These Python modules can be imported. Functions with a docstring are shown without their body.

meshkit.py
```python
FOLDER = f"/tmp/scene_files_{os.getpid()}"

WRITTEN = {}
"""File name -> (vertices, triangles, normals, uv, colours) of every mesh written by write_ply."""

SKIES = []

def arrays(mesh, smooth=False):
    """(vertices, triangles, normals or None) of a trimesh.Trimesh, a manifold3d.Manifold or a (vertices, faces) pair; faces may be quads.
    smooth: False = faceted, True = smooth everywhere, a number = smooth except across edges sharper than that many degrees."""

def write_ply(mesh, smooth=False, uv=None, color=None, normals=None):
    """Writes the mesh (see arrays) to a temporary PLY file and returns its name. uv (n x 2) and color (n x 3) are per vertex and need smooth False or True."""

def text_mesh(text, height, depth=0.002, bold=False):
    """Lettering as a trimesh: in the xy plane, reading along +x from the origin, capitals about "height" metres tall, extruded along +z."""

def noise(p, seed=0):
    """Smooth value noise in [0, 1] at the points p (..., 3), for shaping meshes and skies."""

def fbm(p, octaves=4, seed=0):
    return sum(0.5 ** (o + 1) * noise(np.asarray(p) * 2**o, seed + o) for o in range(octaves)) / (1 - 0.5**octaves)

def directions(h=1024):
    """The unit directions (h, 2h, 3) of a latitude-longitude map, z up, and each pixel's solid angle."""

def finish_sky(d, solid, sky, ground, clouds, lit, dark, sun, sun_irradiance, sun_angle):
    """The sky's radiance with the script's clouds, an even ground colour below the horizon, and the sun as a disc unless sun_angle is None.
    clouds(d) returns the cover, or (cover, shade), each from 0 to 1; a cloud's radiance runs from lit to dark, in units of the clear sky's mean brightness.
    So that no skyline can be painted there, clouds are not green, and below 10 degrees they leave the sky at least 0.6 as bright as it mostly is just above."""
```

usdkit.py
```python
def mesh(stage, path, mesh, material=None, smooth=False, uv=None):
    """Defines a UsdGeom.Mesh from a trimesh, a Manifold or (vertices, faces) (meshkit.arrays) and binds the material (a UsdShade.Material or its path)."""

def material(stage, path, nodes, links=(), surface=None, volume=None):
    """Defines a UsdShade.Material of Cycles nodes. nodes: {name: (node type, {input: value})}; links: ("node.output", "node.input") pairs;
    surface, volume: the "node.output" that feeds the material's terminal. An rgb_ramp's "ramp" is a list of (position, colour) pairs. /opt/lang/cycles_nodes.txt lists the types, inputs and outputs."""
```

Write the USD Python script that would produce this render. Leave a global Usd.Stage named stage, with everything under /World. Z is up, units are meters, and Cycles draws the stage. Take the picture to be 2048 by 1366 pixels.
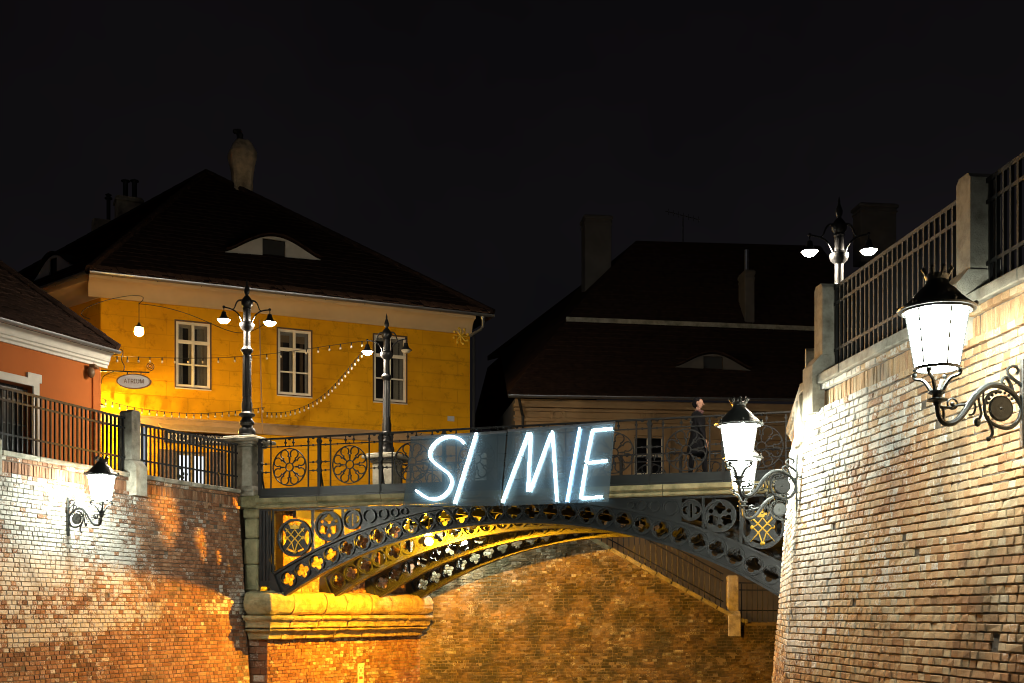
import math, random
import numpy as np, trimesh, usdkit, meshkit
import manifold3d as m3
from shapely import affinity
from shapely.geometry import Polygon, LineString, Point, box as sbox, MultiPolygon
from shapely.ops import unary_union
from pxr import Usd, UsdGeom, UsdLux, UsdShade, Gf, Sdf, Vt

stage = Usd.Stage.CreateInMemory()
UsdGeom.SetStageUpAxis(stage, 'Z'); UsdGeom.SetStageMetersPerUnit(stage, 1.0)
UsdGeom.Xform.Define(stage, '/World'); UsdGeom.Scope.Define(stage, '/World/Looks')
random.seed(7); rng = np.random.default_rng(7)
PI = math.pi

# ------------------------------------------------------------------ camera, sky, moonlight, exposure
EYE = 2.2
FPX = 2400.0                       # focal length in pixels of a 2048 wide picture
HZ = 1228.0                        # row of the horizon
cam = UsdGeom.Camera.Define(stage, '/World/camera')
cam.CreateHorizontalApertureAttr(36.0); cam.CreateVerticalApertureAttr(24.0)
cam.CreateFocalLengthAttr(FPX / 2048 * 36)
cam.CreateVerticalApertureOffsetAttr((HZ - 683) / 2048 * 36)
cam.CreateExposureAttr(0.0)
cam.CreateClippingRangeAttr(Gf.Vec2f(0.1, 2000))
cam.AddTranslateOp().Set(Gf.Vec3d(0, 0, EYE)); cam.AddRotateXOp().Set(90.0)

sun_el, sun_rot = math.radians(25), math.radians(200)
usdkit.material(stage, '/World/Looks/night_sky', {
    's': ('sky_texture', {'sky_type': 'single_scattering', 'sun_disc': False, 'sun_elevation': sun_el, 'sun_rotation': sun_rot}),
    'h': ('hsv', {'saturation': 0.12, 'value': 1.0}), 'm': ('mix', {'mix_type': 'multiply', 'fac': 1.0, 'color2': (1.02, 0.93, 1.05)}), 'tc': ('texture_coordinate', {}), 'cn': ('noise_texture', {'scale': 2.2, 'detail': 5, 'roughness': 0.55}), 'cr': ('rgb_ramp', {'ramp': [(0.35, (0.82, 0.82, 0.84)), (0.72, (1.55, 1.42, 1.45))]}), 'mc': ('mix', {'mix_type': 'multiply', 'fac': 1.0}),
    'b': ('background_shader', {'strength': 0.00092})}, [('s.color', 'h.color'), ('h.color', 'm.color1'), ('tc.generated', 'cn.vector'), ('cn.fac', 'cr.fac'), ('m.color', 'mc.color1'), ('cr.color', 'mc.color2'), ('mc.color', 'b.color')], surface='b.background')
dome = UsdLux.DomeLight.Define(stage, '/World/sky')
UsdShade.MaterialBindingAPI.Apply(dome.GetPrim()).Bind(UsdShade.Material.Get(stage, '/World/Looks/night_sky'))
dome.GetPrim().SetCustomDataByKey('kind', 'structure')
moon = UsdLux.DistantLight.Define(stage, '/World/moon')
moon.CreateNormalizeAttr(True); moon.CreateIntensityAttr(0.004); moon.CreateAngleAttr(0.5); moon.CreateColorAttr(Gf.Vec3f(0.85, 0.92, 1.0))
moon.AddRotateZOp().Set(-200.0); moon.AddRotateXOp().Set(-(90 - 25.0))

P_LANTERN, P_POST, P_FLOOD, P_PENDANT, P_EAVE, P_NEON = 2000.0, 1600.0, 92000.0, 260.0, 4600.0, 24.0

# ------------------------------------------------------------------ placing helpers
def at(px, py, Y):                 # the point on the sight line through a spot of the photograph, Y metres ahead
    return np.array([(px - 1024) / FPX * Y, Y, EYE + (HZ - py) / FPX * Y])
def on_plane(px, py, p0, n):
    d = np.array([(px - 1024) / FPX, 1.0, (HZ - py) / FPX]); o = np.array([0, 0, EYE])
    return o + d * (np.dot(np.asarray(p0) - o, n) / np.dot(d, n))
def v3(a, z=0.0): return np.array([a[0], a[1], z], float)
def unit(a): a = np.asarray(a, float); return a / np.linalg.norm(a)

class MB:                          # collects shapes that become one mesh
    def __init__(s): s.v = []; s.f = []; s.n = 0
    def add(s, m, M=None):
        if hasattr(m, 'to_mesh'):
            q = m.to_mesh(); v, f = np.array(q.vert_properties[:, :3], float), np.array(q.tri_verts)
        elif isinstance(m, tuple):
            v, f = np.asarray(m[0], float), np.asarray(m[1], int)
            if f.shape[1] == 4: f = np.vstack([f[:, [0, 1, 2]], f[:, [0, 2, 3]]])
        else: v, f = np.array(m.vertices), np.array(m.faces)
        if M is not None:
            v = v @ M[:3, :3].T + M[:3, 3]
            if np.linalg.det(M[:3, :3]) < 0: f = f[:, ::-1]
        s.v.append(v); s.f.append(f + s.n); s.n += len(v); return s
    def out(s):
        return np.vstack(s.v), np.vstack(s.f)

def frame(o, e1, e2):
    e1 = unit(e1); e2 = np.asarray(e2, float); e2 = unit(e2 - e1 * np.dot(e1, e2)); M = np.eye(4)
    M[:3, 0], M[:3, 1], M[:3, 2], M[:3, 3] = e1, e2, np.cross(e1, e2), o
    return M
UP = np.array([0, 0, 1.0])
def ext(poly, depth, M=None, z0=0.0):       # shapely polygon(s) extruded along the frame's third axis
    b = MB()
    for g in getattr(poly, 'geoms', [poly]):
        if g.is_empty or g.area < 1e-7 or g.geom_type != 'Polygon': continue
        m = trimesh.creation.extrude_polygon(g, depth, engine='earcut'); m.apply_translation([0, 0, z0]); b.add(m)
    v, f = b.out()
    return (v @ M[:3, :3].T + M[:3, 3], f) if M is not None else (v, f)
def bx(c, size, M=None, ch=0.0):            # box with optional chamfer, centre c
    sx, sy, sz = size
    if ch:
        a = []
        for k in range(3):
            h = [sx / 2 - ch, sy / 2 - ch, sz / 2 - ch]; h[k] += ch
            a += [[x * h[0], y * h[1], z * h[2]] for x in (-1, 1) for y in (-1, 1) for z in (-1, 1)]
        m = m3.Manifold.hull_points(np.array(a, np.float64)).to_mesh(); v, f = np.array(m.vert_properties[:, :3], float), np.array(m.tri_verts)
    else:
        t = trimesh.creation.box([sx, sy, sz]); v, f = np.array(t.vertices), np.array(t.faces)
    v = v + np.asarray(c, float)
    return (v @ M[:3, :3].T + M[:3, 3], f) if M is not None else (v, f)
def bar(p, q, w, h=None, up=UP):            # rectangular bar from p to q
    p, q = np.asarray(p, float), np.asarray(q, float); h = h or w; d = q - p; L = np.linalg.norm(d); d = d / L
    u = np.cross(d, up)
    if np.linalg.norm(u) < 1e-6: u = np.cross(d, [1, 0, 0])
    u = unit(u); w2 = np.cross(u, d); M = np.eye(4); M[:3, 0], M[:3, 1], M[:3, 2], M[:3, 3] = d, u, w2, (p + q) / 2
    t = trimesh.creation.box([L, w, h]); v = np.array(t.vertices) @ M[:3, :3].T + M[:3, 3]
    return v, (np.array(t.faces) if np.linalg.det(M[:3, :3]) > 0 else np.array(t.faces)[:, ::-1])
def tube(pts, r, sides=8, cap=True):
    p = np.asarray(pts, float); n = len(p); r = np.broadcast_to(r, (n,))
    t = np.gradient(p, axis=0); t /= np.linalg.norm(t, axis=1, keepdims=True) + 1e-12
    a = np.zeros_like(p); ref = np.array([0, 0, 1.0]) if abs(t[0][2]) < 0.9 else np.array([1.0, 0, 0])
    a[0] = unit(np.cross(t[0], ref))
    for i in range(1, n):
        x = a[i - 1] - t[i] * np.dot(a[i - 1], t[i]); a[i] = unit(x)
    b = np.cross(t, a); ang = np.arange(sides) * 2 * PI / sides
    v = (p[:, None] + r[:, None, None] * (np.cos(ang)[None, :, None] * a[:, None] + np.sin(ang)[None, :, None] * b[:, None])).reshape(-1, 3)
    f = []
    for i in range(n - 1):
        for j in range(sides):
            k = (j + 1) % sides; f.append([i * sides + j, i * sides + k, (i + 1) * sides + k]); f.append([i * sides + j, (i + 1) * sides + k, (i + 1) * sides + j])
    if cap:
        v = np.vstack([v, p[0], p[-1]]); c0, c1 = n * sides, n * sides + 1
        for j in range(sides):
            k = (j + 1) % sides; f.append([c0, k, j]); f.append([c1, (n - 1) * sides + j, (n - 1) * sides + k])
    return v, np.array(f)
def lathe(prof, sides=20, M=None):          # prof: (r, z) from bottom to top
    p = np.array(prof, float); n = len(p); ang = np.arange(sides) * 2 * PI / sides
    v = np.stack([p[:, 0][:, None] * np.cos(ang), p[:, 0][:, None] * np.sin(ang), np.broadcast_to(p[:, 1][:, None], (n, sides))], -1).reshape(-1, 3)
    f = []
    for i in range(n - 1):
        for j in range(sides):
            k = (j + 1) % sides; f.append([i * sides + j, i * sides + k, (i + 1) * sides + k]); f.append([i * sides + j, (i + 1) * sides + k, (i + 1) * sides + j])
    f = np.array(f)
    return (v @ M[:3, :3].T + M[:3, 3], f) if M is not None else (v, f)
def ball(c, r, sub=2, sc=(1, 1, 1)):
    m = trimesh.creation.icosphere(sub, r); return np.array(m.vertices) * np.array(sc) + np.asarray(c, float), np.array(m.faces)
def spline(pts, n=40):
    from scipy.interpolate import splprep, splev
    p = np.asarray(pts, float); tck, u = splprep(p.T, s=0, k=min(3, len(p) - 1)); return np.array(splev(np.linspace(0, 1, n), tck)).T

taken = {}
def name_for(parent, name):
    k = (str(parent), name); i = taken.get(k, -1) + 1; taken[k] = i
    return name if i == 0 else f'{name}_{i:03d}'
LOC = {}
def thing(name, label, cat, loc=(0, 0, 0), group=None, kind=None):
    path = '/World/' + name_for('/World', name); x = UsdGeom.Xform.Define(stage, path); x.AddTranslateOp().Set(Gf.Vec3d(*map(float, loc)))
    p = x.GetPrim(); LOC[path] = np.array(loc, float); tag(p, label, cat, group, kind); return path
def tag(p, label=None, cat=None, group=None, kind=None):
    for k, v in (('label', label), ('category', cat), ('group', group), ('kind', kind)):
        if v: p.SetCustomDataByKey(k, v)
def part(parent, name, mesh, mat, smooth=False, label=None, kind=None, local=False, prim=None):
    base = '/' .join(parent.split('/')[:3]); path = parent + '/' + name_for(parent, name)
    if isinstance(mesh, MB): mesh = mesh.out()
    v, f = (np.array(mesh.vertices), np.array(mesh.faces)) if hasattr(mesh, 'faces') else (np.asarray(mesh[0], float), np.asarray(mesh[1], int))
    if not local: v = v - LOC.get(base, np.zeros(3))
    m = usdkit.mesh(stage, path, (v, f), MAT[mat], smooth=smooth)
    for k, a in (prim or {}).items():
        a = np.asarray(a, np.float32); pv = UsdGeom.PrimvarsAPI(m).CreatePrimvar(k, Sdf.ValueTypeNames.FloatArray, 'vertex'); pv.Set(Vt.FloatArray.FromNumpy(a))
    tag(m.GetPrim(), label, None, None, kind); return path
def solo(name, mesh, mat, label=None, cat=None, group=None, kind=None, smooth=False):
    path = '/World/' + name_for('/World', name)
    if isinstance(mesh, MB): mesh = mesh.out()
    m = usdkit.mesh(stage, path, mesh, MAT[mat], smooth=smooth); tag(m.GetPrim(), label, cat, group, kind); return path
def copy_of(src, loc, rotz, label, group=None):
    name = src.split('/')[2].rstrip('0123456789').rstrip('_'); path = '/World/' + name_for('/World', name)
    x = UsdGeom.Xform.Define(stage, path); x.GetPrim().GetReferences().AddInternalReference(src); x.GetPrim().SetInstanceable(True)
    x.ClearXformOpOrder(); x.AddTranslateOp(opSuffix='at').Set(Gf.Vec3d(*map(float, loc))); x.AddRotateZOp(opSuffix='turn').Set(float(rotz))
    tag(x.GetPrim(), label, stage.GetPrimAtPath(src).GetCustomDataByKey('category'), group or stage.GetPrimAtPath(src).GetCustomDataByKey('group')); return path

# ------------------------------------------------------------------ materials
MAT = {}
def mat(name, nodes, links, surface='p.BSDF'):
    MAT[name] = usdkit.material(stage, '/World/Looks/' + name, nodes, links, surface=surface)
def plain(name, col, rough=0.6, metal=0.0, var=0.25, scale=6.0, bump=0.0, bscale=40.0, spec=0.5, dirt=None):
    d = {'g': ('geometry', {}), 'n': ('noise_texture', {'scale': scale, 'detail': 6, 'roughness': 0.65}),
         'r': ('rgb_ramp', {'ramp': [(0.25, tuple(c * (1 - var) for c in (dirt or col))), (0.55, col), (0.8, tuple(min(1, c * (1 + var)) for c in col))]}),
         'p': ('principled_bsdf', {'roughness': rough, 'metallic': metal, 'specular_ior_level': spec})}
    l = [('g.position', 'n.vector'), ('n.fac', 'r.fac'), ('r.color', 'p.base_color')]
    if bump:
        d['n2'] = ('noise_texture', {'scale': bscale, 'detail': 5, 'roughness': 0.6}); d['b'] = ('bump', {'strength': bump, 'distance': 0.01})
        l += [('g.position', 'n2.vector'), ('n2.fac', 'b.height'), ('b.normal', 'p.normal')]
    mat(name, d, l)
def brickmat(name, ramp, lime, grime=(0.05, 0.045, 0.035), gr=(0.5, 0.72, 0.6)):
    d = {'g': ('geometry', {}), 't': ('attribute', {'attribute': 'tone'}), 'l': ('attribute', {'attribute': 'lime'}),
         'r': ('rgb_ramp', {'ramp': ramp}),
         'n1': ('noise_texture', {'scale': 34, 'detail': 5, 'roughness': 0.7}), 'n2': ('noise_texture', {'scale': 110, 'detail': 4, 'roughness': 0.7}),
         'n3': ('noise_texture', {'scale': 1.3, 'detail': 6, 'roughness': 0.65}),
         'ma': ('math', {'math_type': 'multiply_add', 'value2': 1.1, 'value3': -0.55}),
         'ad': ('math', {'math_type': 'add'}), 'mr': ('map_range', {'range_type': 'smoothstep', 'from_min': 0.42, 'from_max': 0.62, 'clamp': True}),
         'v': ('rgb_ramp', {'ramp': [(0.3, (0.62, 0.62, 0.62)), (0.7, (1.15, 1.15, 1.15))]}),
         'm1': ('mix', {'mix_type': 'multiply', 'fac': 1.0}), 'm2': ('mix', {'color2': lime}),
         'gr': ('map_range', {'range_type': 'smoothstep', 'from_min': gr[0], 'from_max': gr[1], 'to_max': gr[2], 'clamp': True}), 'm3': ('mix', {'color2': grime}),
         'b': ('bump', {'strength': 0.5, 'distance': 0.006}), 'p': ('principled_bsdf', {'roughness': 0.85, 'specular_ior_level': 0.3})}
    l = [('t.fac', 'r.fac'), ('g.position', 'n1.vector'), ('g.position', 'n2.vector'), ('g.position', 'n3.vector'), ('n1.fac', 'ma.value1'), ('ma.value', 'ad.value1'), ('l.fac', 'ad.value2'),
         ('ad.value', 'mr.value'), ('n2.fac', 'v.fac'), ('r.color', 'm1.color1'), ('v.color', 'm1.color2'), ('m1.color', 'm2.color1'), ('mr.result', 'm2.fac'),
         ('n3.fac', 'gr.value'), ('gr.result', 'm3.fac'), ('m2.color', 'm3.color1'), ('m3.color', 'p.base_color'), ('n1.fac', 'b.height'), ('b.normal', 'p.normal')]
    mat(name, d, l)
brickmat('brick', [(0, (0.09, 0.045, 0.026)), (0.3, (0.19, 0.088, 0.045)), (0.6, (0.29, 0.15, 0.08)), (0.85, (0.36, 0.23, 0.14)), (1, (0.27, 0.21, 0.15))], (0.45, 0.44, 0.39))
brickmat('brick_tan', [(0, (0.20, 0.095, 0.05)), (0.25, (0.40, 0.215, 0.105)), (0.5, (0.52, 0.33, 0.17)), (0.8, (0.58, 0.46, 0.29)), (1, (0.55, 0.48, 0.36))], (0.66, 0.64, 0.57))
brickmat('brick_old', [(0, (0.05, 0.036, 0.018)), (0.4, (0.13, 0.090, 0.040)), (0.75, (0.22, 0.155, 0.075)), (1, (0.32, 0.21, 0.10))], (0.36, 0.34, 0.24), grime=(0.035, 0.035, 0.015), gr=(0.40, 0.62, 0.85))
plain('mortar', (0.13, 0.11, 0.085), 0.95, var=0.4, scale=14, bump=0.6, bscale=60)
plain('mortar_light', (0.17, 0.14, 0.09), 0.95, var=0.4, scale=10, bump=0.6, bscale=60)
plain('coping_stone', (0.33, 0.31, 0.25), 0.85, var=0.45, scale=3.5, bump=0.6, bscale=45, dirt=(0.18, 0.18, 0.12))
plain('mossy_stone', (0.27, 0.25, 0.14), 0.9, var=0.5, scale=3.0, bump=0.8, bscale=30, dirt=(0.13, 0.14, 0.05))
plain('sandstone', (0.33, 0.25, 0.14), 0.9, var=0.55, scale=5.0, bump=1.0, bscale=38, dirt=(0.22, 0.17, 0.08), spec=0.2)
plain('concrete', (0.40, 0.38, 0.31), 0.9, var=0.35, scale=5.0, bump=0.7, bscale=70, dirt=(0.25, 0.23, 0.17))
plain('black_iron', (0.012, 0.012, 0.013), 0.38, var=0.3, scale=9, bump=0.25, bscale=60)
plain('railing_iron', (0.006, 0.006, 0.006), 0.55, var=0.3, scale=9, bump=0.25, bscale=60)
plain('bridge_iron', (0.0115, 0.0145, 0.0155), 0.38, var=0.35, scale=7, bump=0.35, bscale=50)
plain('lantern_iron', (0.030, 0.033, 0.032), 0.35, var=0.3, scale=20, bump=0.3, bscale=90)
plain('gold', (0.85, 0.55, 0.05), 0.4, metal=0.15, var=0.25, scale=20, bump=0.3, bscale=70)
plain('orange_plaster', (0.37, 0.094, 0.010), 0.9, var=0.12, scale=0.8, bump=0.2, bscale=30)
plain('cream_plaster', (0.54, 0.38, 0.20), 0.9, var=0.12, scale=1.0, bump=0.15, bscale=25)
plain('brown_plaster', (0.34, 0.22, 0.11), 0.9, var=0.3, scale=1.2, bump=0.25, bscale=25)
plain('white_trim', (0.52, 0.50, 0.45), 0.7, var=0.12, scale=4, bump=0.1)
plain('window_white', (0.70, 0.64, 0.50), 0.5, var=0.1, scale=6)
plain('dark_wood', (0.10, 0.055, 0.025), 0.55, var=0.3, scale=8)
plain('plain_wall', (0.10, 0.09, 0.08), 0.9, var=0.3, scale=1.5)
plain('zinc', (0.30, 0.31, 0.33), 0.32, metal=0.85, var=0.15, scale=5)
plain('chimney_plaster', (0.62, 0.50, 0.33), 0.9, var=0.5, scale=2.2, bump=0.4, bscale=20, dirt=(0.16, 0.13, 0.09))
plain('soot_metal', (0.02, 0.02, 0.02), 0.6, var=0.3)
plain('paving', (0.10, 0.095, 0.085), 0.8, var=0.3, scale=5, bump=0.4, bscale=20)
plain('asphalt', (0.05, 0.05, 0.05), 0.85, var=0.3, scale=3, bump=0.5, bscale=60)
plain('sign_black', (0.015, 0.013, 0.012), 0.5, var=0.2)
plain('sign_grey', (0.46, 0.46, 0.46), 0.5, var=0.08)
plain('sign_brown', (0.13, 0.07, 0.03), 0.5, var=0.2)
plain('letter_pale', (0.52, 0.46, 0.36), 0.5, var=0.1)
plain('paper_white', (0.75, 0.73, 0.68), 0.6, var=0.05)
plain('print_red', (0.45, 0.10, 0.04), 0.6, var=0.1)
plain('awning', (0.42, 0.30, 0.16), 0.8, var=0.15)
plain('dark_cloth', (0.007, 0.007, 0.009), 0.95, spec=0.1, var=0.3, scale=14)
plain('skin', (0.36, 0.19, 0.13), 0.55, var=0.1)
plain('bulb_glass', (0.55, 0.45, 0.30), 0.15, var=0.1)
plain('wire', (0.01, 0.01, 0.01), 0.6, var=0.1)
plain('clay_tile', (0.16, 0.075, 0.04), 0.85, var=0.4, scale=6, bump=0.3)
plain('scarf_cloth', (0.09, 0.04, 0.04), 0.9, var=0.3, scale=30)
plain('leaf', (0.05, 0.09, 0.02), 0.7, var=0.4, scale=20)
# roof tiles: rows of clay tiles in fine relief
mat('roof_tile', {'g': ('geometry', {}), 'w': ('wave_texture', {'wave_type': 'bands', 'bands_direction': 'z', 'profile': 'saw', 'scale': 3.2, 'distortion': 0.3, 'detail': 2}),
                  'n': ('noise_texture', {'scale': 5, 'detail': 6, 'roughness': 0.7}), 'r': ('rgb_ramp', {'ramp': [(0.3, (0.014, 0.009, 0.008)), (0.7, (0.050, 0.028, 0.020))]}),
                  'b': ('bump', {'strength': 0.7, 'distance': 0.03}), 'p': ('principled_bsdf', {'roughness': 0.9, 'specular_ior_level': 0.08})},
    [('g.position', 'w.vector'), ('g.position', 'n.vector'), ('n.fac', 'r.fac'), ('r.color', 'p.base_color'), ('w.fac', 'b.height'), ('b.normal', 'p.normal')])
# yellow plaster with fine ashlar grooves
FA, FB = np.array([-12.1, 35.3]), np.array([-1.4, 40.0]); FD = unit(FB - FA); FN = np.array([FD[1], -FD[0]])     # facade of the yellow house
mat('yellow_plaster', {'g': ('geometry', {}), 'm': ('mapping', {'mapping_type': 'point', 'rotation': (0, 0, -math.atan2(FD[1], FD[0])), 'location': (0, 0, 0)}),
                       'sx': ('separate_xyz', {}), 'cx': ('combine_xyz', {}),
                       'k': ('brick_texture', {'scale': 1.0, 'brick_width': 1.25, 'row_height': 0.46, 'mortar_size': 0.012, 'mortar_smooth': 0.7, 'color1': (1, 1, 1), 'color2': (0.97, 0.97, 0.97), 'mortar': (0.84, 0.83, 0.78)}),
                       'n': ('noise_texture', {'scale': 0.9, 'detail': 6, 'roughness': 0.6}), 'r': ('rgb_ramp', {'ramp': [(0.3, (0.60, 0.27, 0.003)), (0.72, (0.78, 0.375, 0.005))]}),
                       'n2': ('noise_texture', {'scale': 30, 'detail': 4}), 'ad': ('math', {'math_type': 'multiply_add', 'value2': 0.15}),
                       'b': ('bump', {'strength': 0.7, 'distance': 0.015}), 'mm': ('mix', {'mix_type': 'multiply', 'fac': 1.0}), 'n4': ('noise_texture', {'scale': 3.5, 'detail': 8, 'roughness': 0.72}), 'st': ('rgb_ramp', {'ramp': [(0.32, (0.62, 0.58, 0.5)), (0.46, (1, 1, 1))]}), 'm5': ('mix', {'mix_type': 'multiply', 'fac': 0.8}), 'p': ('principled_bsdf', {'roughness': 0.9, 'specular_ior_level': 0.2})},
    [('g.position', 'm.vector'), ('m.vector', 'sx.vector'), ('sx.x', 'cx.x'), ('sx.z', 'cx.y'), ('cx.vector', 'k.vector'), ('g.position', 'n.vector'), ('n.fac', 'r.fac'), ('r.color', 'mm.color1'), ('k.color', 'mm.color2'), ('g.position', 'n4.vector'), ('n4.fac', 'st.fac'), ('mm.color', 'm5.color1'), ('st.color', 'm5.color2'), ('m5.color', 'p.base_color'),
     ('g.position', 'n2.vector'), ('n2.fac', 'ad.value1'), ('k.fac', 'ad.value3'), ('ad.value', 'b.height'), ('b.normal', 'p.normal')])
MAT['yellow_plaster'].GetPrim().GetChild('b').GetAttribute('inputs:invert') or UsdShade.Shader(MAT['yellow_plaster'].GetPrim().GetChild('b')).CreateInput('invert', Sdf.ValueTypeNames.Bool).Set(True)
def glow(name, col, strength):
    mat(name, {'e': ('emission', {'color': col, 'strength': strength})}, [], surface='e.emission')
glow('lantern_lamp', (0.97, 1.0, 0.90), P_LANTERN)
mat('lantern_glass', {'t': ('transparent_bsdf', {'color': (0.8, 0.82, 0.8)}), 'e': ('emission', {'color': (0.94, 1.0, 0.88), 'strength': 17.0}), 'a': ('add_closure', {})}, [('t.BSDF', 'a.closure1'), ('e.emission', 'a.closure2')], surface='a.closure')
glow('post_glow', (1.0, 0.86, 0.66), P_POST)
glow('sodium_flood', (1.0, 0.43, 0.010), P_FLOOD)
mat('sodium_glass', {'t': ('transparent_bsdf', {'color': (0.95, 0.9, 0.85)}), 'e': ('emission', {'color': (1.0, 0.62, 0.16), 'strength': 9.0}), 'a': ('add_closure', {})}, [('t.BSDF', 'a.closure1'), ('e.emission', 'a.closure2')], surface='a.closure')
glow('sodium_pendant', (1.0, 0.55, 0.09), P_PENDANT)
glow('sodium_wall', (1.0, 0.58, 0.10), P_EAVE)
glow('neon_white', (0.66, 0.93, 1.0), P_NEON)
glow('neon_blue', (0.42, 0.74, 1.0), P_NEON)
glow('shop_light', (0.90, 0.93, 1.0), 2.4)
glow('shop_dim', (0.72, 0.80, 0.95), 0.8)
mat('pane', {'t': ('transparent_bsdf', {'color': (0.75, 0.75, 0.75)}), 'g': ('glossy_bsdf', {'color': (1, 1, 1), 'roughness': 0.03}), 'f': ('fresnel', {'IOR': 1.5}), 'm': ('mix_closure', {})},
    [('f.fac', 'm.fac'), ('t.BSDF', 'm.closure1'), ('g.BSDF', 'm.closure2')], surface='m.closure')
mat('acrylic', {'t': ('transparent_bsdf', {'color': (0.60, 0.64, 0.66)}), 'd': ('diffuse_bsdf', {'color': (0.34, 0.46, 0.55)}), 'g': ('glossy_bsdf', {'color': (1, 1, 1), 'roughness': 0.08}), 'f': ('fresnel', {'IOR': 1.45}),
                'm1': ('mix_closure', {'fac': 0.13}), 'm2': ('mix_closure', {})},
    [('t.BSDF', 'm1.closure1'), ('d.BSDF', 'm1.closure2'), ('m1.closure', 'm2.closure1'), ('g.BSDF', 'm2.closure2'), ('f.fac', 'm2.fac')], surface='m2.closure')

# ------------------------------------------------------------------ brick laying
def nz(p, sc, seed=0): return meshkit.fbm(np.asarray(p) * sc, 4, seed)
def rough(mesh, amp=0.015, size=0.10, sc=5.0, seed=0):     # weathered stone: refined and pushed in and out by noise
    v, f = (mesh[0], mesh[1]) if isinstance(mesh, tuple) else mesh.out()
    t = trimesh.Trimesh(v, f, process=True); t.merge_vertices(); v2, f2 = trimesh.remesh.subdivide_to_size(t.vertices, t.faces, size, max_iter=12); t = trimesh.Trimesh(v2, f2, process=True); t.merge_vertices()
    n = np.array(t.vertex_normals); d = (nz(t.vertices, sc, seed) - 0.5) * 2 * amp + (nz(t.vertices, sc * 3.5, seed + 5) - 0.5) * amp * 0.9
    return np.array(t.vertices) + n * d[:, None], np.array(t.faces)
def proj(p):
    p = np.asarray(p); return 1024 + p[..., 0] / p[..., 1] * FPX, HZ - (p[..., 2] - EYE) / p[..., 1] * FPX
BF = np.array([[0, 1, 5, 4], [1, 2, 6, 5], [2, 3, 7, 6], [3, 0, 4, 7], [4, 5, 9, 8], [5, 6, 10, 9], [6, 7, 11, 10], [7, 4, 8, 11], [8, 9, 10, 11]])
BT = np.vstack([BF[:, [0, 1, 2]], BF[:, [0, 2, 3]]])
def brick_mesh(rows):              # rows: (N,12,3) -> joined mesh
    n = len(rows); v = rows.reshape(-1, 3); f = (BT[None] + (np.arange(n) * 12)[:, None, None]).reshape(-1, 3); return v, f
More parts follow.
